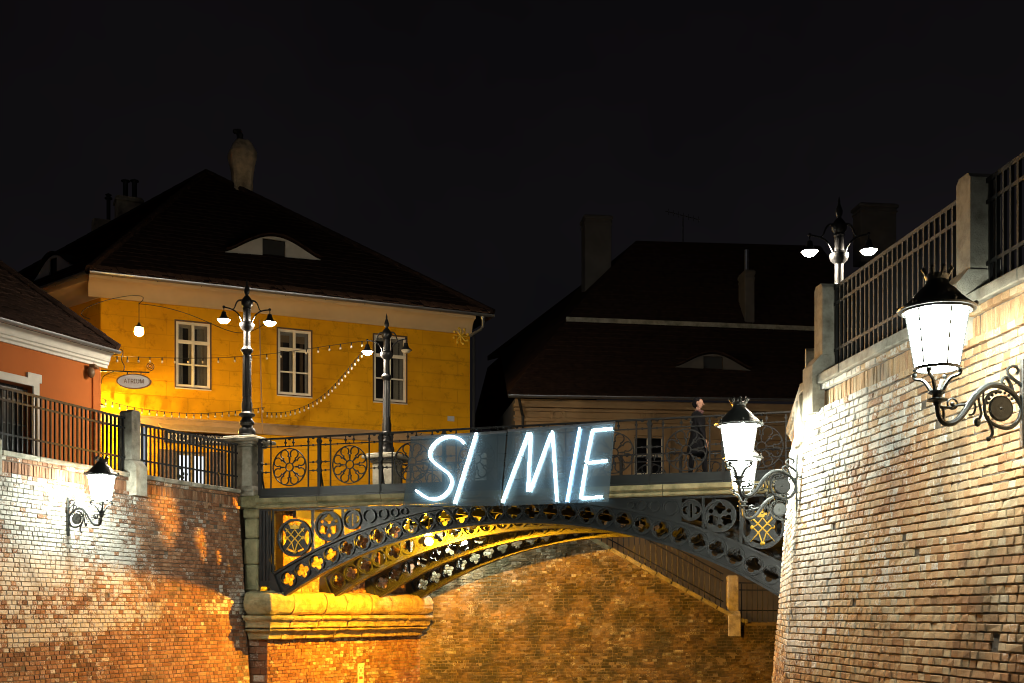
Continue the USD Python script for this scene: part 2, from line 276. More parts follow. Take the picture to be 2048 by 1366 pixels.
def lay(a, b, nrm, h0, h1, bat=0.07, href=1.0, course=0.082, wid=0.13, jh=0.014, jv=0.008, depth=0.06, proud=0.0, jit=0.005, stretch=0.06, holes=0.006, limef=None, soldier=False, top=None, seed=0):
    """Bricks of one straight length of wall from a to b (plan), outward normal nrm, between heights h0 and h1 above eye level."""
    g = np.random.default_rng(seed); a, b = np.asarray(a, float), np.asarray(b, float); L = np.linalg.norm(b - a); t = (b - a) / L; nrm = np.asarray(nrm, float)
    out = []; mid = []; k = 0; h = h0
    nk = max(1, int(round((h1 - h0) / course)))
    for k in range(nk):
        z0, z1 = h0 + k * (h1 - h0) / nk + jh / 2, h0 + (k + 1) * (h1 - h0) / nk - jh / 2
        s = -(0.5 if k % 2 else 0.0) * wid + g.uniform(-0.02, 0.02)
        while s < L:
            w = wid * (2 if g.random() < stretch else 1) * g.uniform(0.93, 1.06); s0, s1 = max(s + jv / 2, 0), min(s + w - jv / 2, L); s += w
            if s1 - s0 < 0.03 or g.random() < holes: continue
            if top is not None and z1 > top((s0 + s1) / 2): continue
            wv = 0.012 * (float(meshkit.noise(np.array([s0 * 0.55 + seed * 7.1, z0 * 0.8, 3.0]))) - 0.5) + 0.006 * (float(meshkit.noise(np.array([s0 * 2.0 + seed, z0 * 3.0, 9.0]))) - 0.5)
            o = [proud + bat * (href - z) + 1.5 * wv for z in (z0, z1)]; zz0, zz1 = z0 + wv, z1 + wv; p = g.uniform(-jit, jit); tl = g.normal(0, jit * 0.5, 4); c = min(0.006, (z1 - z0) * 0.18)
            dz = g.normal(0, 0.0018, 4); ds = g.normal(0, 0.0018, 4)
            def q(ss, zz, oo): return [a[0] + t[0] * ss + nrm[0] * oo, a[1] + t[1] * ss + nrm[1] * oo, EYE + zz]
            cs = [(s0, zz0, o[0]), (s1, zz0, o[0]), (s1, zz1, o[1]), (s0, zz1, o[1])]; sg = [(1, 1), (-1, 1), (-1, -1), (1, -1)]
            r = [q(x, z, oo - depth) for x, z, oo in cs]
            r += [q(x + ds[i], z + dz[i], oo + p + tl[i] - c * 0.8) for i, (x, z, oo) in enumerate(cs)]
            r += [q(x + sg[i][0] * c + ds[i], z + sg[i][1] * c + dz[i], oo + p + tl[i]) for i, (x, z, oo) in enumerate(cs)]
            out.append(r); mid.append(q((s0 + s1) / 2, (z0 + z1) / 2, o[0]))
    out = np.array(out); mid = np.array(mid)
    # outward faces need the right winding
    n0 = np.cross(out[0, 9] - out[0, 8], out[0, 11] - out[0, 8]); flip = np.dot(n0[:2], nrm) < 0
    if flip: out = out[:, [1, 0, 3, 2, 5, 4, 7, 6, 9, 8, 11, 10]]
    tone = np.clip(0.62 * g.beta(1.8, 1.8, len(out)) + 0.75 * (nz(mid, 0.8, 41) - 0.5) + 0.5 * (nz(mid, 2.6, 43) - 0.5) + 0.19, 0, 1)
    lime = limef(mid, g) if limef is not None else np.zeros(len(out))
    return out, mid, tone, lime
def put_bricks(parent, sets, matname, singles=300, name='brick'):
    R = np.concatenate([s[0] for s in sets]); mid = np.concatenate([s[1] for s in sets]); tone = np.concatenate([s[2] for s in sets]); lime = np.concatenate([s[3] for s in sets])
    x, y = proj(mid); fx, fy = proj(R[:, 8:12]); area = np.abs((fx[:, 2] - fx[:, 0]) * (fy[:, 1] - fy[:, 3])) + np.abs((fx[:, 1] - fx[:, 3]) * (fy[:, 2] - fy[:, 0]))
    ok = (mid[:, 1] > 1) & (x > 3) & (x < 2045) & (y > 3) & (y < 1363); area = np.where(ok, area, -1)
    order = np.argsort(-area); pick = [i for i in order[:singles] if area[i] > 0]; rest = np.setdiff1d(np.arange(len(R)), pick)
    for i in pick:
        part(parent, name, brick_mesh(R[i:i + 1]), matname, prim={'tone': np.full(12, tone[i]), 'lime': np.full(12, lime[i])})
    part(parent, 'brickwork', brick_mesh(R[rest]), matname, kind='stuff', prim={'tone': np.repeat(tone[rest], 12), 'lime': np.repeat(lime[rest], 12)})
def wall_core(lines, h0, h1, bat, href, off, back):      # battered mortar body along [(a, normal)...]: a loft through the plan points
    pts = [np.asarray(p, float) for p, _ in lines]; ns = [np.asarray(n, float) for _, n in lines]; v = []; f = []
    hs = [h0, h1(0) if callable(h1) else h1]
    for i, (p, n) in enumerate(zip(pts, ns)):
        for hh in hs: v.append([*(p + n * (off + bat * (href - hh))), EYE + hh])
        for hh in hs[::-1]: v.append([*(p - n * back), EYE + hh])
    m = len(pts)
    for i in range(m - 1):
        for j in range(4):
            k = (j + 1) % 4; f.append([i * 4 + j, (i + 1) * 4 + j, (i + 1) * 4 + k, i * 4 + k])
    f.append([0, 1, 2, 3]); f.append([(m - 1) * 4 + q for q in (3, 2, 1, 0)])
    return np.array(v), np.array(f)
def strip(lines, h0, h1, o_out, o_in):                   # a level band following the wall, between two offsets
    v = []; f = []
    for p, n in lines:
        p, n = np.asarray(p, float), np.asarray(n, float)
        for o, hh in ((o_out, h0), (o_out, h1), (o_in, h1), (o_in, h0)): v.append([*(p + n * o), EYE + hh])
    m = len(lines)
    for i in range(m - 1):
        for j in range(4):
            k = (j + 1) % 4; f.append([i * 4 + j, (i + 1) * 4 + j, (i + 1) * 4 + k, i * 4 + k])
    f.append([0, 1, 2, 3]); f.append([(m - 1) * 4 + q for q in (3, 2, 1, 0)])
    return np.array(v), np.array(f)
def fix(mesh):                                            # consistent outward winding
    t = trimesh.Trimesh(*([mesh[0], np.vstack([mesh[1][:, [0, 1, 2]], mesh[1][:, [0, 2, 3]]]) if mesh[1].shape[1] == 4 else mesh[1]]), process=True); t.fix_normals(); return np.array(t.vertices), np.array(t.faces)

# ------------------------------------------------------------------ the setting
solo('street', (np.array([[-300, -60, 0], [300, -60, 0], [300, 500, 0], [-300, 500, 0.0]]), np.array([[0, 1, 2, 3]])), 'asphalt', kind='structure')

# plan of the walls (metres; x right, y ahead)
LA = np.array([-11.68, 12.0]); LB = np.array([-7.52, 24.1]); LC = np.array([-6.10, 27.25])
def nrm_right(a, b): d = unit(np.asarray(b) - np.asarray(a)); return np.array([d[1], -d[0]])
LN1, LN2 = nrm_right(LA, LB), nrm_right(LB, LC)
RC = np.array([3.64, 15.4]); RA = np.array([3.64 + 0.1155 * 10.4, 5.0]); RB = np.array([4.27, 18.9]); RE = np.array([5.70, 22.75])
def nrm_left(a, b): return -nrm_right(a, b)
RN1, RN2, RN3 = nrm_left(RA, RC), nrm_left(RC, RB), nrm_left(RB, RE)
BAT = 0.075
def limeL(mid, g):                 # lime runs: whitish towards the near, upper part and in big patches
    a = nz(mid, 0.55, 3) * 0.75 + nz(mid, 1.7, 5) * 0.45
    x, h = mid[:, 1], mid[:, 2] - EYE
    near = np.clip((25.2 - x) / 4.0, 0, 1)
    band = np.exp(-((h + 0.05 + 0.25 * (nz(mid, 0.9, 8) - 0.5) - 0.10 * (x - 24)) / 0.28) ** 2)
    return np.clip(a - 0.34 + 0.30 * band + 0.52 * near * np.clip((h + 0.6) / 1.2, 0.2, 1) * np.clip((2.75 - h) / 0.5, 0.4, 1) + g.normal(0, 0.10, len(mid)), 0, 1)
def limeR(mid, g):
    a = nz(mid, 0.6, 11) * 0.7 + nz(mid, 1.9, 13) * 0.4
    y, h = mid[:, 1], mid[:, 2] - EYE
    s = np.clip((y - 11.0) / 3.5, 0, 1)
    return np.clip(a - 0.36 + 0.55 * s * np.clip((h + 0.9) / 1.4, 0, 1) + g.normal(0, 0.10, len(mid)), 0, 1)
def limeO(mid, g):
    a = nz(mid, 0.5, 21) * 0.7 + nz(mid, 2.1, 23) * 0.5
    return np.clip(a - 0.33 + g.normal(0, 0.12, len(mid)), 0, 1)

# --- left retaining wall
TL = 2.86
lw = thing('brick_wall', 'lime-stained brick retaining wall on the left, carrying a black railing above the street', 'wall', (LB[0], LB[1], 0))
lines = [(LA, LN1), (LB, unit(LN1 + LN2)), (LC, LN2)]
part(lw, 'core', fix(wall_core(lines, -EYE, TL - 0.49, BAT, 1.0, -0.016, 0.7)), 'mortar')
sets = [lay(LA + (LB - LA) * 0.55, LB, LN1, -EYE + 0.06, TL - 0.49, BAT, 1.0, limef=limeL, seed=1), lay(LB, LC, LN2, -EYE + 0.06, TL - 0.49, BAT, 1.0, limef=limeL, seed=2)]
o_top = BAT * (1.0 - (TL - 0.45))
for i, (a, b, n) in enumerate(((LA + (LB - LA) * 0.55, LB, LN1), (LB, LC, LN2))):
    sets.append(lay(a, b, n, TL - 0.49, TL - 0.41, 0, 1, proud=o_top + 0.022, limef=limeL, seed=10 + i))
    sets.append(lay(a, b, n, TL - 0.41, TL - 0.20, 0, 1, course=0.21, wid=0.078, stretch=0, proud=o_top - 0.03, jit=0.008, limef=lambda m, g: limeL(m, g) * 0.3, seed=12 + i))
    sets.append(lay(a, b, n, TL - 0.20, TL - 0.12, 0, 1, proud=o_top + 0.015, limef=limeL, seed=14 + i, holes=0.05))
put_bricks(lw, sets, 'brick')
part(lw, 'core', fix(strip(lines, TL - 0.49, TL - 0.12, o_top - 0.045, -0.7)), 'mortar')
def coping(parent, lines, h0, h1, oo, oi, step, seed, matn='coping_stone'):      # coping laid in lengths
    g = np.random.default_rng(seed)
    for (a, na), (b, nb) in zip(lines[:-1], lines[1:]):
        L = np.linalg.norm(b - a); n = max(1, int(round(L / step))); q = nrm_right(a, b); q = q if np.dot(q, na) > 0 else -q; t = unit(b - a)
        for i in range(n):
            s0, s1 = i * L / n + 0.004, (i + 1) * L / n - 0.004; c = a + t * (s0 + s1) / 2 + q * ((oo + oi) / 2 + g.uniform(-0.006, 0.006))
            part(parent, 'coping_stone', bx((0, 0, 0), (s1 - s0, oo - oi, h1 - h0), frame(v3(c, EYE + (h0 + h1) / 2 + g.uniform(-0.004, 0.004)), v3(t), UP if False else v3(q)) , 0.012), matn)
coping(lw, [(LA + (LB - LA) * 0.5, LN1), (LB, LN1), (LC, LN2)], TL - 0.12, TL - 0.03, o_top + 0.055, -0.42, 0.95, 3)

# terrace behind the left wall, and behind the right wall
def slab(poly, z0, z1): return ext(Polygon(poly), z1 - z0, np.array([[1, 0, 0, 0], [0, 1, 0, 0], [0, 0, 1, z0], [0, 0, 0, 1.0]]))
solo('upper_pavement', slab([LA - LN1 * 0.62, LB - LN1 * 0.62, LC - LN2 * 0.62, (-6.2, 27.9), (-2.9, 33.4), (-1.2, 36.5), (4, 60), (-60, 60), (-60, 12)], 0.02, EYE + 2.70), 'paving', kind='structure')
solo('upper_pavement', slab([RA - RN1 * 0.62, RC - RN1 * 0.62, RB - RN2 * 0.62, RE - RN3 * 0.62 + (0, 0.3), (9.2, 28.2), (40, 28.2), (40, 5)], 0.02, EYE + 2.74), 'paving', kind='structure')

# --- right retaining wall
TR = 2.95
rw = thing('brick_wall', 'tall pale brick retaining wall on the right, lit from close by wall lanterns', 'wall', (RC[0], RC[1], 0))
rl = [(RA, RN1), (RC, unit(RN1 + RN2)), (RB, unit(RN2 + RN3)), (RE, RN3)]
part(rw, 'core', fix(wall_core(rl, -EYE, TR - 0.49, 0.078, 1.1, -0.02, 0.7)), 'mortar')
RS = RA + (RC - RA) * 0.2
segs = [(RS, RC, RN1), (RC, RB, RN2), (RB, RE, RN3)]
sets = []; o_r = 0.078 * (1.1 - (TR - 0.45))
for i, (a, b, n) in enumerate(segs):
    sets.append(lay(a, b, n, -EYE + 0.07, TR - 0.49, 0.078, 1.1, jh=0.016, jv=0.010, jit=0.007, limef=limeR, seed=30 + i))
    sets.append(lay(a, b, n, TR - 0.49, TR - 0.41, 0, 1, proud=o_r + 0.022, limef=limeR, seed=40 + i))
    sets.append(lay(a, b, n, TR - 0.41, TR - 0.20, 0, 1, course=0.21, wid=0.078, stretch=0, proud=o_r - 0.03, jit=0.008, limef=lambda m, g: limeR(m, g) * 0.4, seed=44 + i))
    sets.append(lay(a, b, n, TR - 0.20, TR - 0.12, 0, 1, proud=o_r + 0.015, limef=limeR, seed=48 + i))
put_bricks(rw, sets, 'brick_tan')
part(rw, 'core', fix(strip(rl, TR - 0.49, TR - 0.12, o_r - 0.045, -0.7)), 'mortar')
coping(rw, [(RA, RN1), (RC, RN1), (RB, RN2), (RE, RN3)], TR - 0.12, TR, o_r + 0.06, -0.42, 1.3, 5, 'concrete')
part(rw, 'corner_stone', bx((0, 0, 0), (0.14, 0.30, 0.62), frame(v3(RC + RN2 * (o_r + 0.0) + unit(RB - RC) * 0.10, EYE + TR - 0.45), v3(RN2), v3(unit(RB - RC))), 0.01), 'concrete')

# --- railings and posts on the walls
def railing(label, a, b, h0, h1, nlab, seed, spacing=0.122, slope=0.0, holder=None, rails=(0.0, 0.19, -1), group=None):
    a, b = np.asarray(a, float), np.asarray(b, float); L = np.linalg.norm(b - a); t = (b - a) / L
    r = thing('iron_railing', label, 'railing', (*((a + b) / 2), EYE + h0), group)
    def pt(s, h): return v3(a + t * s, EYE + h + slope * s)
    for hh, w in ((h1, 0.045), (h1 - 0.20, 0.036), (h0 + 0.30, 0.036)):
        part(r, 'rail', bar(pt(0, hh), pt(L, hh), 0.03, w), 'railing_iron')
    n = int(L / spacing)
    for i in range(n):
        s = (i + 0.5) * L / n; part(r, 'bar', bar(pt(s, h0 - slope * 0 + 0.0), pt(s, h1), 0.032, 0.032, v3(t)), 'railing_iron')
    return r
def post(p, t, n, h0, h1, label, w=0.27, dp=0.30):
    M = frame(v3(p, EYE + h0), v3(t), v3(n)); r = thing('stone_post', label, 'post', (*p, EYE + h0))
    H = h1 - h0; z = frame(v3(p, EYE + h0), v3(t), v3(n))
    if z[2, 2] < 0: z[:3, 2] *= -1
    sh = Polygon([(-w / 2, 0.26), (w / 2, 0.26), (w / 2, H - 0.05), (w / 2 - 0.05, H), (-w / 2 + 0.05, H), (-w / 2, H - 0.05)])
    F = frame(v3(p, EYE + h0) - v3(n) * dp / 2, v3(t), UP)
    if np.dot(F[:3, 2], v3(n)) < 0: F = frame(v3(p, EYE + h0) + v3(n) * dp / 2, v3(t), UP)
    part(r, 'shaft', ext(sh, dp, F), 'concrete')
    side = Polygon([(-dp / 2 - 0.02, -0.46), (dp / 2 + 0.14, -0.46), (dp / 2 + 0.14, 0.12), (dp / 2 + 0.03, 0.25), (-dp / 2 - 0.02, 0.25)])
    G = frame(v3(p, EYE + h0) - v3(t) * (w / 2 + 0.03), v3(n), UP)
    if np.dot(G[:3, 2], v3(t)) < 0: G = frame(v3(p, EYE + h0) + v3(t) * (w / 2 + 0.03), v3(n), UP)
    part(r, 'plinth', ext(side, w + 0.06, G), 'concrete'); return r
lt1, lt2 = unit(LB - LA), unit(LC - LB)
pL = LB - LN1 * 0.18; pL0 = LB - lt1 * 4.03 - LN1 * 0.18
post(pL, unit(lt1 + lt2), unit(LN1 + LN2), TL - 0.03, 4.09, 'weathered concrete post at the bend of the left wall, above the wall lantern')
post(pL0, lt1, LN1, TL - 0.03, 4.09, 'concrete post at the very left edge, in front of the orange house')
railing('black iron railing on the left wall in front of the orange house', pL0 + lt1 * 0.17, pL - lt1 * 0.17, TL - 0.03, 3.92, 0, 1)
railing('black iron railing on the left wall in front of the shop door', pL + lt2 * 0.17, LC - LN2 * 0.18 + lt2 * 0.02, TL - 0.03, 3.86, 0, 2)
rt1, rt2 = unit(RC - RA), unit(RB - RC)
pR1 = RC - rt1 * 0.45 - RN1 * 0.28; pR2 = RC - rt1 * 4.15 - RN1 * 0.28
post(pR1, rt1, RN1, TR, 4.10, 'concrete post at the far end of the right wall railing')
post(pR2, rt1, RN1, TR, 4.12, 'thick concrete post nearest the big bright lantern on the right')
post(RC + rt2 * 0.75 - RN2 * 0.30, rt2, RN2, TR - 0.25, 3.55, 'low concrete post stepping down behind the far end of the right wall', w=0.24, dp=0.26)
railing('black iron railing on the right wall between its two concrete posts', pR1 - rt1 * 0.17, pR2 + rt1 * 0.17, TR, 4.02, 0, 3)
railing('black iron railing leaving the picture at the upper right corner', pR2 - rt1 * 0.17, RA + rt1 * 1.0 - RN1 * 0.28, TR, 4.02, 0, 4)

# ------------------------------------------------------------------ the iron bridge
BL = np.array([-5.44, 27.3]); BE = np.array([0.94859679, -0.31648717]); BN = np.array([-0.31648717, -0.94859679])   # along the front, and towards the viewer
BD = unit(np.array([0.6, 1.0]))                                                                              # across the bridge
BLEN = 11.564; CS = 5.785
def bp(s, h, out=0.0, dep=0.0): q = BL + BE * s + BN * out + BD * dep; return np.array([q[0], q[1], EYE + h])
def bframe(out=0.0, dep=0.0): return frame(bp(0, 0, out, dep), v3(BE), UP)         # third axis = BE x UP = towards the viewer
IC, IR, EC, ER = -8.51, 10.434, -9.24, 11.677
br = thing('footbridge', 'cast-iron arched footbridge with pierced ribs and rosette railings across the street', 'bridge', (BL[0] + BE[0] * CS, BL[1] + BE[1] * CS, 0))
def arc(cy, r, s0, s1, n=90): s = np.linspace(s0, s1, n); return np.stack([s, cy + np.sqrt(r * r - (s - CS) ** 2)], 1)
S0, S1 = 0.16, 2 * CS - 0.16
band = Polygon(np.vstack([arc(IC, IR, S0 + 0.06, S1 - 0.06), arc(EC, ER, S0 - 0.16, S1 + 0.16)[::-1]]))
def quatrefoil(c, R=0.152, r=0.066, rot=0.0, n=14):
    return unary_union([Point(c[0] + math.cos(rot + k * PI / 2) * (R - r), c[1] + math.sin(rot + k * PI / 2) * (R - r)).buffer(r, n // 2) for k in range(4)] + [Point(c).buffer(0.045, 6)])
qs = []
midR, midC = (IR + ER) / 2 - 0.0, (IC + EC) / 2
th = math.asin((CS - S0 - 0.26) / midR); nq = 29
for k in range(nq):
    a = -th + 2 * th * k / (nq - 1); s = CS + midR * math.sin(a)
    hl, hh = IC + math.sqrt(IR ** 2 - (s - CS) ** 2), EC + math.sqrt(ER ** 2 - (s - CS) ** 2)
    qs.append((s, (hl + hh) / 2, a, (hh - hl) * math.cos(a)))
plate = band; rings = []; tri = []
for s, h, a, w in qs:
    R = min(0.158, w * 0.31); plate = plate.difference(quatrefoil((s, h), R, R * 0.43, -a))
    ro = min(0.205, w * 0.44); rings.append(Point(s, h).buffer(ro, 10).difference(Point(s, h).buffer(ro - 0.028, 10)))
low = Polygon(np.vstack([arc(IC, IR, S0 + 0.06, S1 - 0.06), arc(IC, IR + 0.055, S0 + 0.06, S1 - 0.06)[::-1]]))
high = Polygon(np.vstack([arc(EC, ER - 0.05, S0 - 0.1, S1 + 0.1), arc(EC, ER, S0 - 0.1, S1 + 0.1)[::-1]]))
low2 = Polygon(np.vstack([arc(IC, IR + 0.07, S0 + 0.06, S1 - 0.06), arc(IC, IR + 0.09, S0 + 0.06, S1 - 0.06)[::-1]]))
foot = [Polygon([(S0 + 0.02, 0.36), (S0 + 0.10, 0.30), (S0 + 0.13, 0.40), (S0 - 0.10, 0.94), (S0 - 0.19, 0.94), (S0 - 0.19, 0.62)])]
foot.append(affinity.scale(foot[0], -1, 1, origin=(CS, 0)))
for k in range(4):
    dep = 1.75 * k
    rb = part(br, 'arch_rib', ext(plate, 0.05, bframe(-0.025, dep)), 'bridge_iron')
    for rg in rings: part(rb, 'ring_moulding', ext(rg, 0.05, bframe(0.025, dep)), 'bridge_iron')
    part(rb, 'flange', MB().add(ext(low, 0.19, bframe(-0.095, dep))).add(ext(high, 0.17, bframe(-0.085, dep))).add(ext(low2, 0.11, bframe(-0.055, dep))), 'bridge_iron')
    for ft in foot: part(rb, 'foot', ext(ft, 0.22, bframe(-0.11, dep)), 'bridge_iron')
# spandrels with tracery circles, emblem and beam, on the two outer ribs
BEAM = 2.385
circ = [(0.585, 1.72, 0.43), (1.43, 1.965, 0.335), (2.01, 2.10, 0.225), (2.43, 2.165, 0.16), (2.76, 2.20, 0.125), (3.03, 2.225, 0.105), (3.26, 2.24, 0.09)]
def spandrel():
    region = sbox(0.0, 0.5, 2 * CS, BEAM).difference(Point(CS, EC).buffer(ER - 0.01, 256))
    keep = []; ringz = []
    for side in (0, 1):
        for i, (s, h, r) in enumerate(circ):
            s = s if side == 0 else 2 * CS - s; c = Point(s, h); ring = c.buffer(r, 20).difference(c.buffer(r - (0.05 if i < 2 else 0.035), 20)); ringz.append(ring)
            if i == 0:          # plain shield-shaped field with four lens-shaped openings round it
                f = c.buffer(r - 0.02, 20)
                for k, (hx, hy) in enumerate(((1, 0), (-1, 0), (0, 1))):
                    f = f.difference(c.buffer(r - 0.055, 20).intersection(Point(s + hx * 1.04 * r, h + hy * 1.12 * r).buffer(r * 0.52, 16)))
                for sx in (-1, 1): f = f.difference(LineString([(s + sx * 0.07, h - 0.30), (s + sx * 0.19, h - 0.255)]).buffer(0.022))
                keep.append(f)
            elif i == 1:        # wheel of three curved leaves
                f = c.buffer(r - 0.02, 20)
                for k in range(3):
                    a = PI / 2 + k * 2 * PI / 3
                    f = f.difference(quatrefoil((s + math.cos(a) * r * 0.47, h + math.sin(a) * r * 0.47), r * 0.34, r * 0.15, a))
                    a += PI / 3; f = f.difference(Point(s + math.cos(a) * r * 0.62, h + math.sin(a) * r * 0.62).buffer(r * 0.13, 6))
                keep.append(f)
            elif i == 2:
                f = c.buffer(r - 0.02, 16)
                for sx in (-1, 1): f = f.difference(Point(s + sx * r * 0.42, h).buffer(r * 0.36, 10).difference(Point(s + sx * r * 0.16, h).buffer(r * 0.36, 10)))
                f = f.difference(LineString([(s, h - r * 0.6), (s, h + r * 0.5)]).buffer(r * 0.08)); keep.append(f)
            elif i == 3: keep.append(c.buffer(r - 0.02, 12).difference(quatrefoil((s, h), r * 0.72, r * 0.3, PI / 4)))
            else: keep.append(c.buffer(r - 0.02, 12))
    solid = unary_union(keep + ringz)
    # strips that tie the circles to beam, post and rib
    ties = [sbox(0.0, 0.9, 0.05, BEAM), sbox(2 * CS - 0.05, 0.9, 2 * CS, BEAM), sbox(0, BEAM - 0.05, 2 * CS, BEAM)]
    web = []
    for side in (0, 1):
        for i in range(6):
            s, h, r = circ[i]; s2 = circ[i + 1][0]; m = (s + r * 1.0)
            a, b = (m, s2) if side == 0 else (2 * CS - m, 2 * CS - s2)
            web.append(LineString([(a, BEAM), (a, 1.2)]).buffer(0.03))
    mid = sbox(circ[-1][0] + 0.05, 1.5, 2 * CS - circ[-1][0] - 0.05, BEAM)
    for side in (0, 1):
        a, b = (2.2, circ[-1][0] + 0.1) if side == 0 else (2 * CS - circ[-1][0] - 0.1, 2 * CS - 2.2); mid = mid.union(sbox(a, 1.5, b, BEAM))
    allp = unary_union([solid, *ties, *web, mid]).intersection(region)
    return allp, [q.intersection(region.buffer(0.02)) for q in ringz]
sp, spr = spandrel()
def emblem(parent, s, h, M):
    g = MB()
    def ln(p, q, w): g.add(tube([[s + p[0], h + p[1], 0.045], [s + q[0], h + q[1], 0.045]], w, 6))
    e = part(parent, 'emblem', (lambda m: (m[0] @ M[:3, :3].T + M[:3, 3], m[1]))((lambda: (
        [g.add(tube([[s + sx * -0.235, h + 0.215, 0.045], [s + sx * 0.05, h - 0.07, 0.047], [s + sx * 0.235, h - 0.285, 0.045]], [0.018, 0.015, 0.004], 6)) for sx in (-1, 1)],
        [g.add(tube([[s + sx * 0.0, h + 0.19, 0.05], [s + sx * 0.10, h + 0.06, 0.05], [s + sx * 0.19, h + 0.0, 0.05]], 0.012, 6)) for sx in (-1, 1)],
        [g.add(tube([[s + sx * 0.19, h + 0.0, 0.05], [s + sx * 0.07, h - 0.12, 0.05], [s + sx * 0.012, h - 0.30, 0.05]], 0.014, 6)) for sx in (-1, 1)],
        [g.add(ball([s + sx * 0.205, h - 0.0, 0.05], 0.042, 1, (1, 1, 0.5))) for sx in (-1, 1)],
        [g.add(ball([s + sx * 0.018, h - 0.325, 0.05], 0.032, 1, (1, 1.1, 0.5))) for sx in (-1, 1)],
        [g.add(tube([[s + sx * -0.165, h + 0.20, 0.048], [s + sx * -0.225, h + 0.13, 0.048]], 0.010, 6)) for sx in (-1, 1)],
        g.add(ext(Polygon([(s - 0.10, h + 0.20), (s + 0.10, h + 0.20), (s + 0.14, h + 0.30), (s + 0.07, h + 0.26), (s, h + 0.34), (s - 0.07, h + 0.26), (s - 0.14, h + 0.30)]), 0.03, None, 0.03)),
        [g.add(ball([s + x, h + y, 0.05], 0.018, 1)) for x, y in ((-0.14, 0.31), (0.14, 0.31), (0, 0.355), (-0.07, 0.275), (0.07, 0.275))],
        g.out())[-1])()), 'gold', smooth=35, label='gilded crossed swords under a crown')
for k, dep in ((0, 0.0), (3, 5.25)):
    s_ = part(br, 'spandrel', ext(sp, 0.05, bframe(-0.025, dep)), 'bridge_iron')
    for rg in spr: part(s_, 'ring_moulding', ext(rg, 0.055, bframe(0.025, dep)), 'bridge_iron')
    if k == 0:
        M = bframe(0.0, dep); emblem(s_, 0.585, 1.72, M); emblem(s_, 2 * CS - 0.585, 1.72, M)
    for sx in (0, 1):
        c = -0.16 if sx == 0 else 2 * CS + 0.16
        b = MB().add(ext(sbox(c - 0.15, 0.62, c + 0.15, BEAM), 0.14, bframe(-0.07, dep)))
        for q in (-0.09, 0.0, 0.09): b.add(ext(sbox(c + q - 0.02, 0.75, c + q + 0.02, BEAM - 0.05), 0.03, bframe(0.07, dep)))
        part(br, 'end_post', b, 'black_iron')
# inner struts and deck
for k in (1, 2):
    dep = 1.75 * k
    for s in np.arange(0.4, 2 * CS, 0.9):
        hh = EC + math.sqrt(max(0, ER ** 2 - (s - CS) ** 2))
        if BEAM - hh > 0.12: part(br, 'strut', ext(sbox(s - 0.05, hh - 0.02, s + 0.05, BEAM), 0.05, bframe(-0.025, dep)), 'bridge_iron')
def para(s0, s1, o0, dep, h0, h1):
    q = [BL + BE * s0 + BN * o0, BL + BE * s1 + BN * o0, BL + BE * s1 + BD * dep, BL + BE * s0 + BD * dep]
    return ext(Polygon(q), h1 - h0, np.array([[1, 0, 0, 0], [0, 1, 0, 0], [0, 0, 1, EYE + h0], [0, 0, 0, 1.0]]))
part(br, 'deck', para(-0.45, BLEN + 0.5, -0.18, 5.55, BEAM, 2.72), 'bridge_iron')
for s in np.arange(0.5, 11.4, 0.95):
    part(br, 'cross_girder', bar(bp(s, BEAM - 0.11, -0.09), bp(s, BEAM - 0.11, 0, 5.2), 0.09, 0.18), 'bridge_iron')
prof = Polygon([(-0.18, 2.392), (0.13, 2.392), (0.15, 2.42), (0.15, 2.46), (0.10, 2.49), (0.17, 2.53), (0.17, 2.625), (-0.18, 2.625)])
def sweep_s(poly, s0, s1, dep=0.0, flip=1):   # profile (out, h) swept along the bridge
    F = frame(bp(s0, 0, 0, dep), v3(BN) * flip, UP); w = ext(poly, s1 - s0, F)
    if np.dot(F[:3, 2], v3(BE)) < 0:
        F = frame(bp(s1, 0, 0, dep), v3(BN) * flip, UP); w = ext(poly, s1 - s0, F)
    return w
for i in range(8):
    s0 = -0.36 + i * 1.56; part(br, 'sill_stone', sweep_s(prof, s0 + 0.004, min(s0 + 1.552, 12.0)), 'mossy_stone')
    part(br, 'sill_stone', sweep_s(prof, s0 + 0.004, min(s0 + 1.552, 12.0), 5.4, -1), 'mossy_stone')
for dep, fl in ((0.0, 1), (5.4, -1)):
    for i in range(8):
        s0 = -0.33 + i * 1.505; part(br, 'kick_plate', sweep_s(Polygon([(-0.05, 2.63), (0.05, 2.63), (0.05, 2.67), (0.035, 2.68), (0.035, 2.86), (-0.05, 2.86)]), s0 + 0.01, s0 + 1.495, dep, fl), 'bridge_iron')
# railings with rosettes
def rosette(r=0.43):
    a = [Point(0, 0).buffer(r, 24).difference(Point(0, 0).buffer(r - 0.022, 24)), Point(0, 0).buffer(0.105, 14).difference(Point(0, 0).buffer(0.082, 14))]
    for k in range(8):
        t = PI / 8 + k * PI / 4; ca, sa = math.cos(t), math.sin(t)
        def R(x, y): return (x * ca - y * sa, x * sa + y * ca)
        cx, rr = r - 0.113, 0.098; pts = []
        for q in np.linspace(-PI + 0.62, PI - 0.62, 14): pts.append(R(cx + rr * math.cos(q), rr * math.sin(q)))
        half = PI / 8; vx = 0.135
        pts = [R(vx * math.cos(half), -vx * math.sin(half)), R(0.185, -0.088), R(0.222, -0.075)] + pts + [R(0.222, 0.075), R(0.185, 0.088), R(vx * math.cos(half), vx * math.sin(half))]
        a.append(LineString(pts).buffer(0.0115, 2))
        a.append(LineString([(0.1 * math.cos(k * PI / 4), 0.1 * math.sin(k * PI / 4)), (0.15 * math.cos(k * PI / 4), 0.15 * math.sin(k * PI / 4))]).buffer(0.010, 2))
    return unary_union(a)
ROS = rosette()
def bead(s, h, r=0.026): return Point(s, h).buffer(r, 5)
